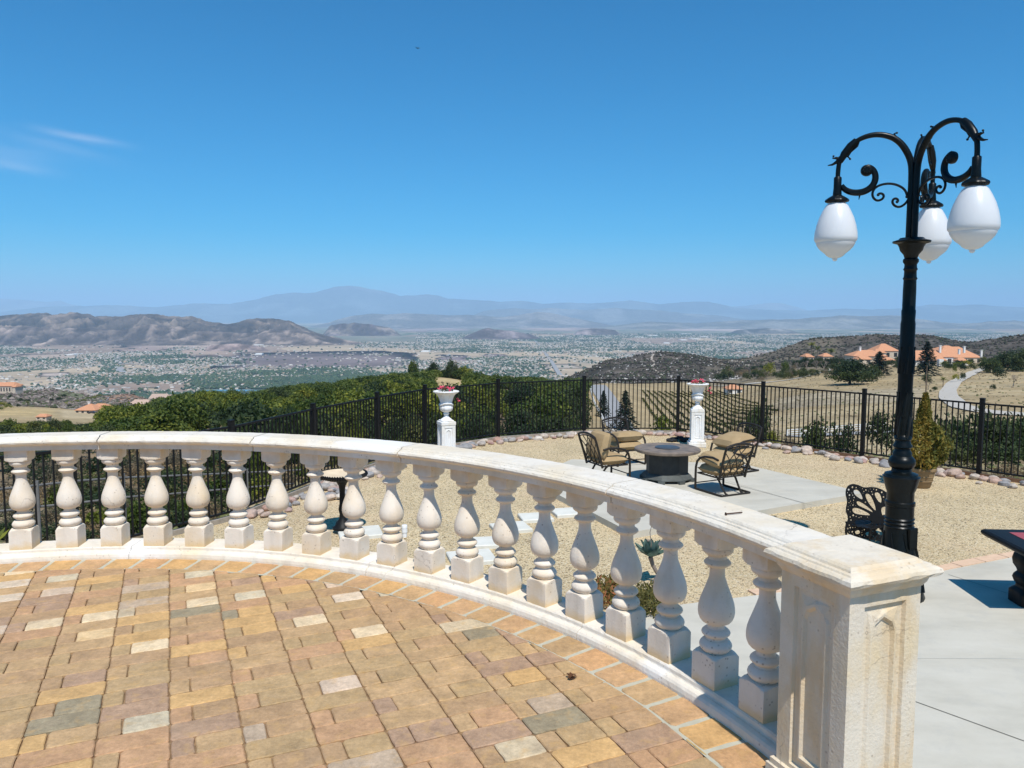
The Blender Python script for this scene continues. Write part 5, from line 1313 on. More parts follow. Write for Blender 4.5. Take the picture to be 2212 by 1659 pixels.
def plant(name,proto,x,y,z,s=1.,sz=None,rz=None,label=None,cat='tree',group=None):
    me,tm=proto
    if tm is None:
        o=bpy.data.objects.new(name,me);COL.objects.link(o);o.location=(x,y,z)
    else:
        o=empty(name,(x,y,z));c=bpy.data.objects.new('crown',me);COL.objects.link(c);c.parent=o
        t=bpy.data.objects.new('trunk',tm);COL.objects.link(t);t.parent=o
    o.rotation_euler.z=random.uniform(0,6.28) if rz is None else rz;o.scale=(s,s,sz or s);tag(o,label,cat,group);return o
AV=[tree_proto('avocado',k,'avocado',4.0,2.7,2.5,60,36,.32,cr=.33,low=-.7) for k in range(5)]
OAK=[tree_proto('oak',k,'oak',5.,3.4,3.1,84,44,.29,cr=.32,low=-.8) for k in range(3)]
BUSH=[tree_proto('bush',k,'bush',1.,.72,.62,34,34,.085,trunk=False,cr=.4) for k in range(4)]
DARKB=[tree_proto('darkbush',k,'oak',1.,.8,.7,34,34,.085,trunk=False,cr=.4) for k in range(3)]
YG=[tree_proto('yg',k,'yellowgreen',1.,1.1,1.1,30,30,.10,trunk=False,cr=.42) for k in range(2)]
DRY=[tree_proto('dry',k,'dry',1.,.6,.45,34,30,.06,trunk=False,cr=.5) for k in range(3)]
# --- avocado grove
rg=np.random.default_rng(77);cand=[];cell={}
def far_enough(x,y,d):
    i,j=int(x//d),int(y//d)
    for a in (-1,0,1):
        for b in (-1,0,1):
            for q in cell.get((i+a,j+b),()):
                if (q[0]-x)**2+(q[1]-y)**2<d*d:return False
    cell.setdefault((i,j),[]).append((x,y));return True
for _ in range(60000):
    y=math.sqrt(rg.uniform(48**2,452**2));u=rg.uniform(235,1262)
    if y<100 and u<520: continue
    if u<330 and y>330+ (u-235)*1.0: continue
    if 928<u<1010 and 200<y<412: continue
    if u>1225 and y<95: continue
    if u>1262-max(0,(300-y))*.25: continue
    if y<110 and rg.random()<.4: continue
    x=(u-CX)/F/.9962*y
    if far_enough(x,y,(6.2 if y<330 else 7.0)*(1.+.5*abs(math.sin(x/17+y/31)))): cand.append((y,x,u))
gv=fbm(np.array([c[1] for c in cand])/34,np.array([c[0] for c in cand])/34,3,202);cand=[c for c,q in zip(cand,gv) if q<.60];cand.sort()
GL='leafy green avocado tree in the grove on the slope beyond the fence'
nA=290
for i,(y,x,u) in enumerate(cand[:nA]):
    s=rg.uniform(.6,1.25)*(1. if y>110 else .85)
    plant('avocado_tree',(AV[i%5] if rg.random()>.12 else OAK[i%3] ),x,y,gzs(x,y)-.3,s,s*rg.uniform(.85,1.15),label=GL,group='avocado trees of the grove')
rest=cand[nA:];Vs=[];Ts=[];tone=[];NR=len(rest)
Ps=[];tn=[]
for i,(y,x,u) in enumerate(rest):
    P,t=crown_pts(rg,4.1,2.9,34,20,.36);s=rg.uniform(.55,1.2);P=P*s+np.array([x,y,gzs(x,y)+2.3*s]);Ps.append(P);tn.append(np.clip(t*.75+rg.choice([-.25,-.1,.1,.25]),0,1))
if Ps:
    o=leaf_quads('grove_canopy',np.concatenate(Ps),rg,.52,MT['avocado'],tone=np.concatenate(tn),up=.25);tag(o,'distant upper part of the green grove merging into one canopy','woodland',kind='stuff')
print('grove',len(cand))
def T(kind,u,v,w,h,lab,cat='tree',name=None,group=None,Y=None,sink=.2,k=None):
    """tree of on-hillside width w and height h (in pixels at its distance) standing at direction (u,v)"""
    P=at(u,v) if Y is None else atY(u,Y)
    s=P.y/F;base={'oak':(OAK,5.0,7.2),'av':(AV,4.0,5.4),'bush':(BUSH,1.,1.3),'dark':(DARKB,1.,1.45),'yg':(YG,1.,2.2),'dry':(DRY,1.,1.)}[kind]
    pr_=base[0][(k if k is not None else random.randint(0,9))%len(base[0])]
    return plant(name or {'oak':'oak_tree','av':'tree','bush':'bush','dark':'dark_bush','yg':'yellow_green_shrub','dry':'dry_brush'}[kind],pr_,P.x,P.y,P.z-sink*s*4,w*s/2/base[1],h*s/base[2],label=lab,cat=cat,group=group)
def vof(P):
    d=P-Vector((0,0,EYE));f_=Vector((0,cp,-sp));u_=Vector((0,sp,cp));return CY-F*d.dot(u_)/d.dot(f_)
def TV(kind,u,vtop,w,Yb,lab,cat='bush',name=None,group=None,k=None):
    P=atY(u,Yb);return T(kind,u,0,w,max(8,vof(P)-vtop),lab,cat,name,group,Y=Yb,k=k)
# left foreground trees and bushes
r=random.Random(12)
for u in range(-20,245,13):
    TV(r.choice(['av','av','oak','bush']),u+r.uniform(-7,7),904+.03*u+r.uniform(-5,9),r.uniform(34,54),r.uniform(150,205),'dark green tree in the row just above the left end of the balustrade rail','tree','tree','trees above the left end of the rail')
for u in range(-20,330,17):
    TV(r.choice(['av','bush','dark']),u+r.uniform(-7,7),921+r.uniform(-5,10),r.uniform(45,70),r.uniform(80,125),'green tree low on the slope close behind the balustrade rail','tree','tree','trees low behind the rail on the left')
T('oak',256,905,46,37,'big round dark green tree beside the orange-roofed house','tree')
T('oak',220,903,26,20,'smaller greyish tree left of the big round dark tree','tree')
TV('oak',938,776,32,415,'left one of two tall dark trees on the tan knoll','tree','dark_tree');TV('oak',976,771,36,418,'right one of two tall dark trees on the tan knoll','tree','dark_tree')
T('dark',919,822,24,22,'round dark bush at the left foot of the tan knoll','bush',Y=380)
TV('av',1004,788,46,420,'spreading green tree right of the tall dark pair','tree');TV('av',893,777,30,430,'rounded tree rising above the grove left of the dark pair','tree')
for u,v in ((45,868),(60,870),(83,873),(40,880),(112,868),(20,878),(128,866),(150,880),(95,862),(138,858),(22,860)):
    T('dark',u,v,r.uniform(9,17),r.uniform(6,10),'round dark shrub on the dry slope near the left edge','shrub','shrub','shrubs on the dry left slope')
for u,v in ((165,870),(180,868),(150,873),(205,861),(192,864),(215,857),(225,854),(140,876)):
    T('yg',u,v,16,7,'bright green bush in the hollow behind the orange-roofed house','bush','green_bush','green bushes behind the orange roof')
for u,v in ((5,878),(18,884),(0,888)): T('yg',u,v,20,12,'mid-green bush below the red-roofed house at the left edge','bush','green_bush','green bushes at the left edge')
# right-hand estate
T('oak',1836,831,104,64,'huge dark spreading oak in the middle of the tan field','tree','oak_tree',k=0);T('oak',1884,824,48,40,'smaller dark oak touching the right side of the huge oak','tree',k=1)
T('yg',1662,817,26,36,'yellow-green tree alone at the left end of the tan field','tree','yellow_green_tree')
T('av',1696,806,24,26,'mid-green tree right of the yellow-green one','tree','tree');T('dark',2001,832,24,24,'dark round shrub under the tall conifer right of the lamp','shrub')
for i,(u,v,w,h,kd,lab) in enumerate([(2064,826,18,20,'yg','bright yellow-green shrub left of the curving driveway'),(2080,804,18,20,'dark','dark shrub above the bright yellow-green one'),(2050,800,20,16,'dark','dark rounded shrub right of the white tower wall'),(2080,823,14,20,'dark','dark upright shrub on the left edge of the driveway'),(2062,808,12,22,'yg','slim pale green shrub behind the driveway bend'),(2019,845,13,11,'dark','small round dark bush low in the tan field'),(2145,844,15,14,'dark','small round dark bush right of the driveway'),(2098,800,22,16,'bush','olive bush where the driveway reaches the house'),(2140,806,50,36,'oak','dark oak at the top right of the driveway'),(2176,800,60,46,'oak','tall dark oak near the right edge'),(2215,803,66,56,'oak','dark oak cut by the right edge of the view'),(2158,820,34,26,'dark','dark bush below the oaks at the right edge'),(1925,787,22,24,'av','green tree between the two left villas'),(1958,790,20,22,'dark','dark shrub just right of the lamp post'),(1822,800,30,26,'oak','oak left of the villa with the chimney'),(1800,802,22,18,'bush','olive bush below the palm-shaded roof'),(2070,792,26,16,'dark','hedge-like dark shrub in front of the long villa'),(2095,790,24,15,'dark','rounded dark shrub at the right end of the long villa'),(2010,848,6,7,'dark','tiny dark shrub in the lower tan field'),(2122,786,22,16,'bush','greyish bush at the far right chimney')]):
    T(kd,u,v,w,h,lab,'bush' if kd!='oak' else 'tree')
# bare grey trees
def bare_proto(k):
    rb_=random.Random(k);m=MB();m.smooth=True
    def br(p,d,L,r_,n):
        q=p+d*L;m.tube([p,(p+q)/2+Vector((rb_.uniform(-.06,.06),rb_.uniform(-.06,.06),0))*L,q],[r_,r_*.8,r_*.55],5)
        if n>0:
            for _ in range(3 if n>1 else 4):
                dd=(d+Vector((rb_.uniform(-.8,.8),rb_.uniform(-.8,.8),rb_.uniform(-.1,.6)))).normalized();br(q,dd,L*.68,r_*.55,n-1)
    br(Vector((0,0,-.1)),Vector((.1,0,1)),.32,.035,4);o=m.build('bare_branches',MT['greybark']);me=o.data;bpy.data.objects.remove(o);return (me,None)
BARE=[bare_proto(k) for k in range(3)]
for i,(u,v,h,lab,gr_) in enumerate([(1640,815,30,0,1),(1655,820,26,0,1),(1680,812,32,0,1),(1705,812,34,0,1),(1722,808,36,0,1),(1742,806,38,0,1),(1762,804,36,0,1),(1780,803,34,0,1),(1630,825,24,0,1),(1600,828,26,0,1),(1712,818,26,0,1),(2116,820,24,'bare grey tree beside the upper bend of the driveway',0),(2188,835,36,'bare spreading grey tree near the right edge',0),(2005,842,26,'thin bare tree in the field right of the lamp post',0),(2072,815,16,'small bare shrub left of the driveway',0)]):
    P=at(u,v);s=P.y/F*h;plant('bare_tree',BARE[i%3],P.x,P.y,P.z,s,label=lab or 'leafless grey tree on the slope left of the huge oak',cat='tree',group='leafless grey trees left of the oak' if gr_ else None)
r9=random.Random(91)
for i in range(70):
    u=r9.uniform(1545,1815);v=r9.uniform(799,822)+(1700-u)*.03
    T(r9.choice(['dark','bush','dry','bush']),u,v,r9.uniform(12,30),r9.uniform(8,20),'scrubby bush in the brown thicket left of the huge oak','bush','thicket_bush','bushes in the brown thicket left of the oak')
# conifers
def conifer_proto(k,dens=1.,droop=.25):
    rg=np.random.default_rng(500+k);P=[];al=[];tn=[]
    nb=int(95*dens)
    for b in range(nb):
        t=(b+.5)/nb;z=.08+.90*t;L=.30*(1-t)**.8*rg.uniform(.75,1.2)+.015;a=b*2.399+rg.uniform(-.3,.3)
        n=int(10+60*L)
        for j in range(n):
            q=rg.random()**.7*L;w_=(rg.random()-.5)*.22*L*(1.2-q/L)
            P.append((math.cos(a)*q-math.sin(a)*w_,math.sin(a)*q+math.cos(a)*w_,z-droop*q*q/L-.01*rg.random()+.03*q));al.append((math.cos(a),math.sin(a),-.2));tn.append(.2+.6*rg.random()*(q/L))
    o=leaf_quads('crown',np.array(P),rg,.027,MT['conifer'],along=np.array(al),tone=np.array(tn),aspect=2.4,up=1.2);me=o.data;bpy.data.objects.remove(o)
    m=MB();m.smooth=True;m.tube([(0,0,-.05),(0,0,.5),(0,0,.98)],[.018,.011,.003],6);o=m.build('trunk',MT['bark']);tm=o.data;bpy.data.objects.remove(o);return (me,tm)
CON=[conifer_proto(k,1.6) for k in range(2)]
for u,v,h,w,lab in ((1350,936,96,62,'tall blue-green conifer beside the grey road behind the fence'),(1303,902,60,36,'smaller blue-green conifer left of the grey road'),(1898,812,54,58,'layered conifer in front of the villa with the chimney'),(2001,812,76,58,'tall dark layered conifer right of the lamp post')):
    P=at(u,v);s=P.y/F;o=plant('conifer',CON[int(u)%2],P.x,P.y,P.z,1.,label=lab,cat='conifer');o.scale=(w*s/.6,w*s/.6,h*s)
# palms
def palm_proto(k,fan=False):
    rg=np.random.default_rng(600+k);V=[];Fq=[];tn=[]
    m=MB();m.smooth=False
    nf=22
    for f in range(nf):
        a=f*2.4;el0=rg.uniform(.1,1.25);L=rg.uniform(.8,1.1);p=Vector((0,0,0));pts=[]
        for j in range(9):
            t=j/8;e=el0-1.7*t*t;d=Vector((math.cos(a)*math.cos(e),math.sin(a)*math.cos(e),math.sin(e)));pts.append(p.copy());p=p+d*L/8
        side=Vector((-math.sin(a),math.cos(a),0))
        for j in range(1,9):
            w_=.20*math.sin(math.pi*min(1,(j/8)**.7*.92+.05))
            for sg_ in (-1,1):
                d=(pts[j]-pts[j-1]);c=pts[j-1];tip=c+side*sg_*w_+d*1.2-Vector((0,0,w_*.5))
                q=rg.random()
                m.add([c,c+d*.55,tip],[(0,1,2)],col=(q,q,q));m.add([c+d*.55,c+d,tip+d*.7],[(0,1,2)],col=(q,q,q))
    o=m.build('crown',MT['palm']);me=o.data;bpy.data.objects.remove(o)
    return me
PALM=[palm_proto(k) for k in range(2)]
m=MB();m.smooth=True;m.lathe([(.12,-.3),(.09,.1),(.075,.5),(.07,.9),(.10,.97),(.05,1.)],8);o=m.build('trunk',MT['bark']);PT=o.data;bpy.data.objects.remove(o)
def palm(u,v,h,cr_,lab,gr_=None,Y=None):
    P=at(u,v) if Y is None else atY(u,Y);s=P.y/F;e=empty('palm_tree',(P.x,P.y,P.z));tag(e,lab,'palm',gr_)
    c=bpy.data.objects.new('crown',PALM[int(u)%2]);COL.objects.link(c);c.parent=e;c.location=(0,0,h*s);c.scale=(cr_*s,)*3;c.rotation_euler.z=u
    t=bpy.data.objects.new('trunk',PT);COL.objects.link(t);t.parent=e;t.scale=(cr_*s*1.0,cr_*s*1.0,h*s)
palm(170,932,20,17,'palm with drooping fronds above the rail near the left',Y=150);palm(232,934,18,19,'left palm of a close pair above the rail',Y=140);palm(262,934,16,17,'right palm of a close pair above the rail',Y=140)
palm(97,914,18,12,'small palm in front of the terracotta shed',Y=175);palm(60,878,8,8,'tiny palm on the dry slope below the red-roofed house')
palm(568,862,24,11,'lone palm standing up from the top of the avocado grove',Y=330)
palm(1752,790,44,13,'tall palm left of the pair by the small orange roofs');palm(1765,790,36,10,'middle palm by the small orange roofs');palm(1794,788,28,14,'short palm right of the small orange roofs')
palm(2037,836,16,10,'small palm with bare trunk in the field above the driveway bend')
for i,u in enumerate((2008,2024,2040,2056,2140,2158,2172,2188,2204,2220)): palm(u,0,16+i%3*4,19+(i*7)%6,'yellow-green palm rising behind the fence at the right','palms behind the right fence',Y=118+(i*13)%20)
# vineyard
vr=random.Random(31);vines=[]
VP=tree_proto('vine',0,'vine',.46,.42,.72,12,13,.14,trunk=True,cr=.5);VP2=tree_proto('vine',1,'vine',.46,.42,.72,12,13,.14,trunk=True,cr=.5)
xa,xb=71.,112.
for rI in range(22):
    for k in range(110):
        y=408-k*2.6;t=(408-y)/165.;x=66+rI*3.1-t*21+vr.uniform(-.2,.2)
        if y<165:break
        u=float(uof(x,y));
        z=gzs(x,y);gq=(z-EYE)/y;b=(gq*cp+sp)/(cp-gq*sp);v=CY-F*b
        lim=1572+(v-850)*2.95
        if u<1388+max(0,v-900)*.6 or u>min(lim,1712) or v<838: continue
        if u>1500+ (950-v)*2.2+60: continue
        if vr.random()<.07: continue
        vines.append((y,x,z))
vines.sort();print('vines',len(vines))
for i,(y,x,z) in enumerate(vines[:295]):
    s=vr.uniform(.8,1.25);plant('vine',VP if i%2 else VP2,x,y,z,s,label='low dark green vine in the vineyard rows behind the fence',cat='vine',group='vines in the vineyard rows')
if len(vines)>295:
    Ps=[];tn=[];rg=np.random.default_rng(9)
    for y,x,z in vines[295:]:
        P,t=crown_pts(rg,.5,.45,6,7,.55);Ps.append(P+np.array([x,y,z+.75]));tn.append(t)
    o=leaf_quads('upper_vine_rows',np.concatenate(Ps),rg,.20,MT['vine'],tone=np.concatenate(tn));tag(o,'dark green rows of vines higher up the vineyard','vines',kind='stuff')
# bushes just outside the fence
B=[('dark',1770,912,95,44,'broad dark green bush behind the fence left of the lamp post'),('dark',1830,922,70,46,'dark green bush joined to the broad one left of the lamp post'),('dark',1908,893,78,27,'tall dark bush behind the fence immediately left of the lamp post'),('bush',1638,884,74,44,'olive bush behind the fence right of the white pedestal'),('yg',1432,889,56,110,'rounded yellow-green bush behind the fence above the fire table'),
 ('dark',2060,905,130,42,'dark green thicket behind the fence right of the potted conifer'),('dark',2120,896,130,38,'dark green thicket behind the fence below the palms'),('dark',2185,900,130,34,'dark green thicket behind the fence near the right edge'),('dark',2235,905,120,34,'dark thicket cut by the right edge of the view'),('dark',2150,950,120,24,'low dark bushes against the right fence'),('bush',2085,965,80,24,'low olive bush at the foot of the right fence'),('bush',2026,930,60,26,'olive bush touching the potted conifer from behind'),('dry',1705,945,60,30,'dry grassy clump at the foot of the fence'),('bush',1222,905,70,75,'olive bush at the right end of the grove'),('dark',1255,880,60,110,'dark bush left of the white road rail'),
 ('dry',1590,930,50,32,'straw-coloured clump behind the right white pedestal'),('yg',1672,925,30,24,'green shoots at the foot of the fence right of the pedestal'),('dry',2190,1000,70,20,'dry grass at the foot of the fence at the right edge'),('oak',1640,870,60,150,'dark tree at the lower corner of the vineyard')]
for kd,u,v,w,Yb,lab in B: TV(kd,u,v,w,Yb,lab,'bush')
r8=random.Random(88)
for u in range(2030,2250,17): TV(r8.choice(['dark','dark','oak','bush']),u+r8.uniform(-6,6),r8.uniform(898,935),r8.uniform(70,110),r8.uniform(30,58),'dark green bush in the thicket filling the view through the right fence','bush','thicket_bush','thicket behind the right fence')
for i in range(64): u=r8.uniform(560,1245);TV(r8.choice(['dark','bush','av','dark']),u,r8.uniform(885,925),r8.uniform(50,95),r8.uniform(38,80),'leafy green undergrowth bush just beyond the fence below the grove','bush','undergrowth_bush','undergrowth bushes between fence and grove')
for i in range(34): u=r8.uniform(1835,2128);T(r8.choice(['dark','bush','yg','dark']),u,r8.uniform(789,799),r8.uniform(12,24),r8.uniform(8,15),'garden bush in front of the orange-roofed villas','bush','garden_bush','garden bushes in front of the villas')
for u,vt,w,Yb,lb in ((2142,768,52,430,'leftmost dark oak of the group above the driveway at the right edge'),(2178,755,70,440,'tallest dark oak of the group at the right edge'),(2214,750,76,430,'dark oak at the right edge, cut by the frame, above the bare grey tree'),(2200,792,64,395,'lowest dark oak of the group at the right edge'),(1945,764,34,575,'dark tree just left of the lamp post beside the pink-walled villa')): TV('oak',u,vt,w,Yb,lb,'tree','oak_tree')
T('dark',1828,833,70,34,'dense dark lower boughs at the left side of the huge oak','bush');T('dark',1858,832,60,34,'dense dark lower boughs at the right side of the huge oak','bush')
r=random.Random(44)
for i in range(150):
    u=r.uniform(-20,640);Yb=r.uniform(18,85);T(r.choice(['dry','dry','bush','dark','dry']),u,0,r.uniform(45,115),r.uniform(24,60),'dry grey-brown brush on the slope seen between the balusters','brush','dry_brush','dry brush seen between the balusters',Y=Yb,sink=0)
for u,Yb,w,h in ((290,22,80,90),(205,26,70,80),(400,24,60,80),(560,27,70,70),(640,30,60,60),(460,40,70,60),(120,44,60,60)):
    T('av',u,0,w*1.2,h,'green leafy shrub outside the fence seen between the balusters','shrub','shrub','green shrubs seen between the balusters',Y=Yb,sink=0)
# ------------------------------------------------------------------ potted conifer
pp=G(1988,1052);pt=empty('plant_pot',(pp.x,pp.y,YARD));tag(pt,'round tan clay pot right of the lamp post','pot')
m=MB();m.smooth=True;m.lathe([(.15,0),(.17,.02),(.215,.20),(.24,.33),(.262,.335),(.262,.375),(.25,.385),(.225,.375),(.21,.34),(.01,.33)],28);m.build('body',MT['pot'],pt)
m=MB();m.smooth=True
for zz_ in (.14,.22): m.lathe([(.205+.1*(zz_-.1),zz_-.008),(.215+.1*(zz_-.1),zz_),(.205+.1*(zz_-.1),zz_+.008)],28,cap=False)
m.build('band',MT['pot'],pt)
rg=np.random.default_rng(71);n=9000;t=rg.random(n)**.9;zc=.35+t*1.42
prr=np.interp(t,[0,.10,.25,.40,.52,.65,1],[.20,.33,.38,.36,.27,.13,.015]);a=rg.uniform(0,6.28,n);q=prr*(.45+.55*rg.random(n)**.5)*(1+.22*np.sin(a*3+t*9)+.18*np.sin(a*5-t*23))
P=np.stack([q*np.cos(a)+.02,q*np.sin(a),zc],-1);al=np.stack([np.cos(a)*.5,np.sin(a)*.5,np.ones(n)],-1)
e=empty('potted_conifer',(pp.x,pp.y,YARD));tag(e,'yellowing upright conifer growing in the clay pot','shrub')
leaf_quads('foliage',P,rg,.030,MT['cypress'],e,along=al,aspect=2.6,tone=np.clip(rg.random(n)*.7+.3*(np.sin(a*2)>0),0,1))
m=MB();m.smooth=True;m.tube([(0,0,.3),(.02,0,1.2),(.02,0,2.3)],[.03,.02,.006],6);m.build('trunk',MT['bark'],e)
# ------------------------------------------------------------------ succulents by the terrace
ag_=G(1404,1259);e=empty("agave",(ag_.x,ag_.y,YARD));tag(e,'blue-green rosette succulent on a bent stalk between two balusters','succulent')
m=MB();m.smooth=True;m.tube([(.05,0,0),(.10,0,.10),(.03,0,.22),(0,0,.32)],[.03,.028,.025,.03],8);m.build('stem',MT['greybark'],e)
m=MB();m.smooth=True
for k in range(15):
    a=k*2.4;e_=.25+.07*k;L=.24-.006*k;d=Vector((math.cos(a)*math.cos(e_),math.sin(a)*math.cos(e_),math.sin(e_)));s_=Vector((-math.sin(a),math.cos(a),0));up=s_.cross(d)*-1
    rows=[]
    for j in range(6):
        t=j/5;c=Vector((0,0,.32))+d*L*t+Vector((0,0,.05*t*t));w_=[.02,.045,.062,.060,.038,.004][j];q_=.3+.4*random.random()
        rows.append([c-s_*w_+up*.012,c-up*.006,c+s_*w_+up*.012])
    vs=[p_ for r_ in rows for p_ in r_];m.add(vs,[(j*3+i,j*3+i+1,j*3+i+4,j*3+i+3) for j in range(5) for i in range(2)],col=(q_,)*3)
m.build('leaf_rosette',MT['succ'],e)
m=MB();m.smooth=True;m.tube([(0,0,.35),(.01,0,.48),(-.01,0,.62),(.02,0,.75)],[.007,.006,.005,.004],6);m.sphere((.02,0,.77),.02,7,5);m.sphere((-.03,0,.52),.018,7,5);m.build('flower_stalk',MT['greybark'],e)
rg=np.random.default_rng(72)
for u0,u1,v0,v1,lab,nm in ((1290,1345,1262,1320,'reddish and green ice plant patch left of the blue succulent','ice_plant'),(1372,1432,1282,1340,'green and dry ice plant patch below the blue succulent','ice_plant')):
    n=900;uu_=rg.uniform(u0,u1,n);vv_=rg.uniform(v0,v1,n);P=np.array([tuple(G(a_,b_)) for a_,b_ in zip(uu_,vv_)]);P[:,2]=YARD+.02+.13*rg.random(n)
    al=rg.normal(size=(n,3));al[:,2]=abs(al[:,2])+.4
    o=leaf_quads(nm,P-P.mean(0),rg,.018,MT['ice'],along=al,aspect=4.,tone=np.clip(rg.random(n)*(.6 if u0>1300 else 1.),0,1),loc=tuple(P.mean(0)));tag(o,lab,'ice plant')
# yellowish shrub and prickly pear at the left
P_=Vector((-4.75,6.3,-1.3));rgk=np.random.default_rng(74);n=1100;a=rgk.uniform(0,6.28,n);q=rgk.random(n)**.6*.42;Pn=np.stack([q*np.cos(a),q*np.sin(a),rgk.random(n)*1.25*(1-.4*q)],-1)
al=np.stack([np.cos(a)*.5,np.sin(a)*.5,np.ones(n)],-1);o=leaf_quads('spiky_shrub',Pn,rgk,.026,MT['yellowgreen'],along=al,aspect=4.5,loc=tuple(P_));tag(o,'yellow-green narrow-leaved shrub at the left edge behind the first baluster','shrub')
cx_=W(205,1160,6.6);e=empty('prickly_pear',(cx_.x,6.6,-1.25));tag(e,'small green prickly pear cactus between the second and third balusters','cactus')
for (x_,z_,r_,t_) in ((0,.35,.11,0),(.10,.50,.085,.5),(-.10,.52,.09,-.4),(.02,.66,.08,.1),(-.02,.12,.12,0)):
    m=MB();m.smooth=True;m.sphere((0,0,0),(r_,.022,r_*1.25),14,9);m.c=[(.5,.5,.5)]*len(m.f);o=m.build('pad',MT['yellowgreen'],e,loc=(x_,0,z_));o.rotation_euler=(0,t_,random.uniform(-.6,.6))
# ================================================================== BUILDINGS
def hz_(u,v,Y): return W(u,v,Y)
def block(par,u0,u1,vb,ve,vr,Y,dep=12.,wall='stucco',roof='roof',win=0,over=.5,hip=.35,rz=0.):
    a=W(u0,ve,Y);b=W(u1,ve,Y);cx_=(a.x+b.x)/2;w_=b.x-a.x;ze=a.z;zr=W(u0,vr,Y).z;zb=W(u0,vb,Y).z-2.5
    ox,oy,oz=par.location
    m=MB();m.box((cx_-ox,Y+dep/2-oy,(zb+ze)/2-oz),(w_-2*over,dep-2*over,ze-zb));m.build('wall',MT[wall],par)
    m=MB();x0,x1,y0,y1=a.x-ox,b.x-ox,Y-oy,Y+dep-oy;h=min(hip*w_,dep/2*1.0,w_/2*.98);ym=(y0+y1)/2
    m.add([(x0,y0,ze-oz),(x1,y0,ze-oz),(x1,y1,ze-oz),(x0,y1,ze-oz),(x0+h,ym,zr-oz),(x1-h,ym,zr-oz),(x0,y0,ze-oz-.25),(x1,y0,ze-oz-.25),(x1,y1,ze-oz-.25),(x0,y1,ze-oz-.25)],[(0,1,5,4),(1,2,5),(2,3,4,5),(3,0,4),(6,9,8,7),(0,6,7,1),(1,7,8,2),(2,8,9,3),(3,9,6,0)],smooth=False)
    m.build('roof',MT[roof],par)
    for k in range(win):
        x=x0+(x1-x0)*(k+.5)/win;zc=(ze+zb+2.5)/2-oz+.2;m=MB();hh=(ze-zb-2.5)*.5;m.box((x,y0+over-.02,zc),(w_/win*.42,.12,hh));f_=m.build('window',MT['glass'],par)
def house(name,u,v,Y,lab): 
    p=W(u,v,Y);e=empty(name,(p.x,p.y,p.z));tag(e,lab,'house');return e
def chimney(par,u,vt,vb,Y,wd=1.2):
    a=W(u,vt,Y);b=W(u,vb,Y);ox,oy,oz=par.location;m=MB();m.box((a.x-ox,Y-oy,(a.z+b.z)/2-oz),(wd,wd,a.z-b.z+1.5));m.box((a.x-ox,Y-oy,a.z-oz+.9),(wd*1.4,wd*1.4,.3));m.build('chimney',MT['whitewall'],par)
h=house('villa',2045,795,540,'long white villa with wide orange tiled roofs right of the lamp post')
block(h,1966,2062,790,771,758,540,16,'whitewall',win=5);block(h,2024,2122,788,772,750,556,22,win=7,hip=.42);block(h,2030,2084,760,757,747,574,16,win=0,hip=.45);block(h,2003,2046,790,778,766,532,8,'stucco',win=2,hip=.3);block(h,1968,2000,792,778,770,530,8,'whitewall',win=2)
ox=h.location;m=MB();p=W(2031.5,776,528);p2=W(2031.5,803,528);m.box((p.x-ox.x,528-ox.y,(p.z+p2.z)/2-ox.z),(3.0,3.,p.z-p2.z));m.build('tower_wall',MT['whitewall'],h)
block(h,2068,2092,789,779,773,533,6,'whitewall',win=1,hip=.3)
for u,vt,vb in ((2031,749,760),(2083,751,760),(2072,757,763),(2120,759,770)): chimney(h,u,vt,vb,545)
m=MB();a=W(2040,788,526);b=W(2100,793,526);m.box(((a.x+b.x)/2-ox.x,526-ox.y,(a.z+b.z)/2-ox.z),(b.x-a.x,.4,1.9));m.build('garden_wall',MT['whitewall'],h)
h=house('villa',1880,788,565,'cream villa with orange roof and a chimney behind the huge oak')
block(h,1843,1918,788,769,757,565,16,win=5);block(h,1852,1886,786,776,768,556,8,win=2,hip=.3);block(h,1905,1935,788,778,772,560,8,win=2,hip=.3);chimney(h,1858,752,760,572)
h=house('villa',1918,765,625,'pink-walled villa with an orange hip roof on the rise above, left of the lamp post');block(h,1894,1944,776,758,743,625,18,'stucco',win=3,hip=.42);block(h,1890,1916,770,762,754,618,12,'stucco',win=1)
h=house('house',1748,775,640,'low orange-roofed house half hidden behind the left palms');block(h,1740,1760,785,771,764.5,640,14,win=2)
for u,vt,w in ((1738,768,30),(1752,771,26),(1768,768,28),(1786,771,26),(1800,768,28),(1722,774,26),(1812,770,30)): TV('oak',u,vt,w,600,'dark tree screening the small orange-roofed houses','tree','oak_tree','dark trees screening the small orange roofs')
h=house('house',1790,770,640,'small orange-roofed house beside the short palm');block(h,1778,1801,785,770,763.5,640,12,win=2)
pw_=at(1588,851);h=house('field_hut',1588,851,pw_.y,'small white hut with an orange roof at the top of the vineyard');block(h,1570,1606,853,840,832,pw_.y,8,'whitewall',win=2,hip=.35)
h=house('house',5,848,645,'cream two-storey house with a red roof at the far left edge');block(h,-45,29,850,834,827,645,14,'stucco',win=12,hip=.1);block(h,24,33,850,836,831,642,10,'stucco',win=0,hip=.4)
ph=at(195,893);h=house('house',195,893,ph.y,'low house with a broad orange hip roof and a car parked outside');block(h,160,206,896,886,875,ph.y,13,'stucco',win=4,hip=.45);block(h,186,230,893,884,874,ph.y+5,12,'whitewall',win=4,hip=.3);chimney(h,193,872,877,ph.y+8,1.)
ph=at(297,876);h=house('house',297,876,ph.y,'low house with a flat dusty pink roof above the grove');block(h,277,318,878,873,865,ph.y,16,'stucco','roofpink',win=3,hip=.12)
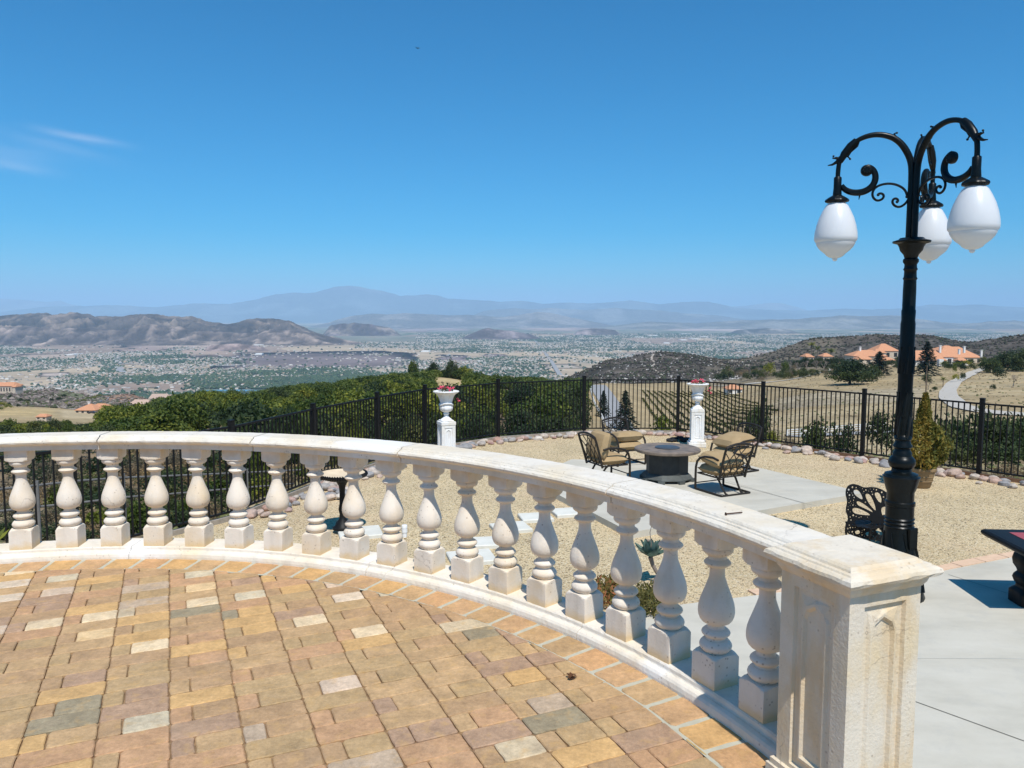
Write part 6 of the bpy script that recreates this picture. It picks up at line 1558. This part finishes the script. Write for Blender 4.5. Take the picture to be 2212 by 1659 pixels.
ph=at(350,866);h=house('house',350,866,ph.y,'larger dusty pink-roofed house behind the flat pink roof');block(h,320,366,868,861,851,ph.y,18,'stucco','roofpink',win=4,hip=.3);block(h,352,386,868,862,853,ph.y+10,18,'stucco','roofpink',win=3,hip=.4)
ph=atY(88,300);h=house('shed',88,904,300,'small terracotta shed among trees near the left edge');block(h,76,100,908,900,895,300,4,'stucco','roof',win=2,hip=.2,over=.2)
# white boundary wall on the left slope
a=at(197,874);b=at(234,861);m=MB();n_=12
for i in range(n_):
    p=a.lerp(b,i/n_);q_=a.lerp(b,(i+1)/n_);m.add([(p.x,p.y,gzs(p.x,p.y)-.5),(q_.x,q_.y,gzs(q_.x,q_.y)-.5),(q_.x,q_.y,gzs(q_.x,q_.y)+1.3),(p.x,p.y,gzs(p.x,p.y)+1.3),(p.x,p.y+.4,gzs(p.x,p.y)-.5),(q_.x,q_.y+.4,gzs(q_.x,q_.y)-.5),(q_.x,q_.y+.4,gzs(q_.x,q_.y)+1.3),(p.x,p.y+.4,gzs(p.x,p.y)+1.3)],[(0,1,2,3),(3,2,6,7),(7,6,5,4)],smooth=False)
tag(m.build('boundary_wall',MT['whitewall']),'thin white wall running up the slope behind the orange-roofed house','wall')
# parked car
pcx=at(199,894);e=empty('parked_car',(pcx.x,pcx.y,pcx.z+.15),R(8));tag(e,'dark car parked in front of the low orange-roofed house','car')
m=MB();prc=[(-2.2,.35),(-2.2,.75),(-2.05,.9),(-1.2,.98),(-.7,1.38),(.6,1.42),(1.25,1.0),(2.05,.88),(2.2,.7),(2.2,.35)]
vs=[(x_,-.85+.12*(z_>1.1),z_) for x_,z_ in prc]+[(x_,.85-.12*(z_>1.1),z_) for x_,z_ in prc];k=len(prc)
m.add(vs,[tuple(range(k)),tuple(range(2*k-1,k-1,-1))]+[(i,(i+1)%k,k+(i+1)%k,k+i)[::-1] for i in range(k)],smooth=False);m.build('body',MT['car'],e)
m=MB();m.box((-.05,-.80,1.18),(1.5,.06,.28));m.build('window',MT['glass'],e)
for sx in (-1.4,1.4):
    for sy in (-.8,.8):
        m=MB();m.M=Matrix.Translation((sx,sy,.33))@Matrix.Rotation(R(90),4,'X');m.lathe([(.33,-.1),(.33,.1)],14);m.build('wheel',MT['tyre'],e)
# white ranch fence and the white rail by the road
def ranch(name,pts,h,lab,rails=3,sp_=3.):
    e=empty(name);tag(e,lab,'fence');P=[Vector(p) for p in pts]
    for r_ in range(rails):
        m=MB()
        for a,b in zip(P[:-1],P[1:]):
            n_=max(1,int((b-a).length/4))
            for i in range(n_):
                p=a.lerp(b,i/n_);q_=a.lerp(b,(i+1)/n_);p=Vector((p.x,p.y,gzs(p.x,p.y)+h*(r_+1)/rails));q_=Vector((q_.x,q_.y,gzs(q_.x,q_.y)+h*(r_+1)/rails));m.tube([p,q_],.09,4)
        m.build('rail',MT['white'],e)
    for a,b in zip(P[:-1],P[1:]):
        n_=max(1,int((b-a).length/sp_))
        for i in range(n_+1):
            p=a.lerp(b,i/n_);z=gzs(p.x,p.y);m=MB();m.box((p.x,p.y,z+h/2),(.16,.16,h+.2));m.build('post',MT['white'],e)
ranch('ranch_fence',[at(1700,943),at(1760,938),at(1830,932),at(1912,926)],1.25,'white three-rail ranch fence crossing the field behind the black fence')
ranch('road_rail',[at(1266,833),at(1280,860),at(1292,888),at(1306,918)],.9,'white rail following the left side of the grey road',rails=1,sp_=4.)
# bird
P=W(903,104,180.);e=None;m=MB();m.add([(0,0,0),(.7,.1,.18),(.2,.35,.02)],[(0,1,2)]);m.add([(0,0,0),(-.7,.1,.2),(-.2,.35,.02)],[(0,2,1)]);m.smooth=True;m.sphere((0,.1,0),(.09,.32,.09),8,6);m.sphere((0,-.26,.03),.07,6,5)
tag(m.build('bird',MT['bird'],loc=tuple(P),rz=.6),'tiny dark bird gliding high in the blue sky','bird')
# lift smoothing: split normals where edges are sharp
for me in bpy.data.meshes:
    if len(me.polygons)<60000 and any(p.use_smooth for p in me.polygons[:3]) and me.name.split('.')[0] not in ('hillside','valley_floor','hills','mountains'):
        try: me.set_sharp_from_angle(angle=R(38))
        except Exception as ex: pass
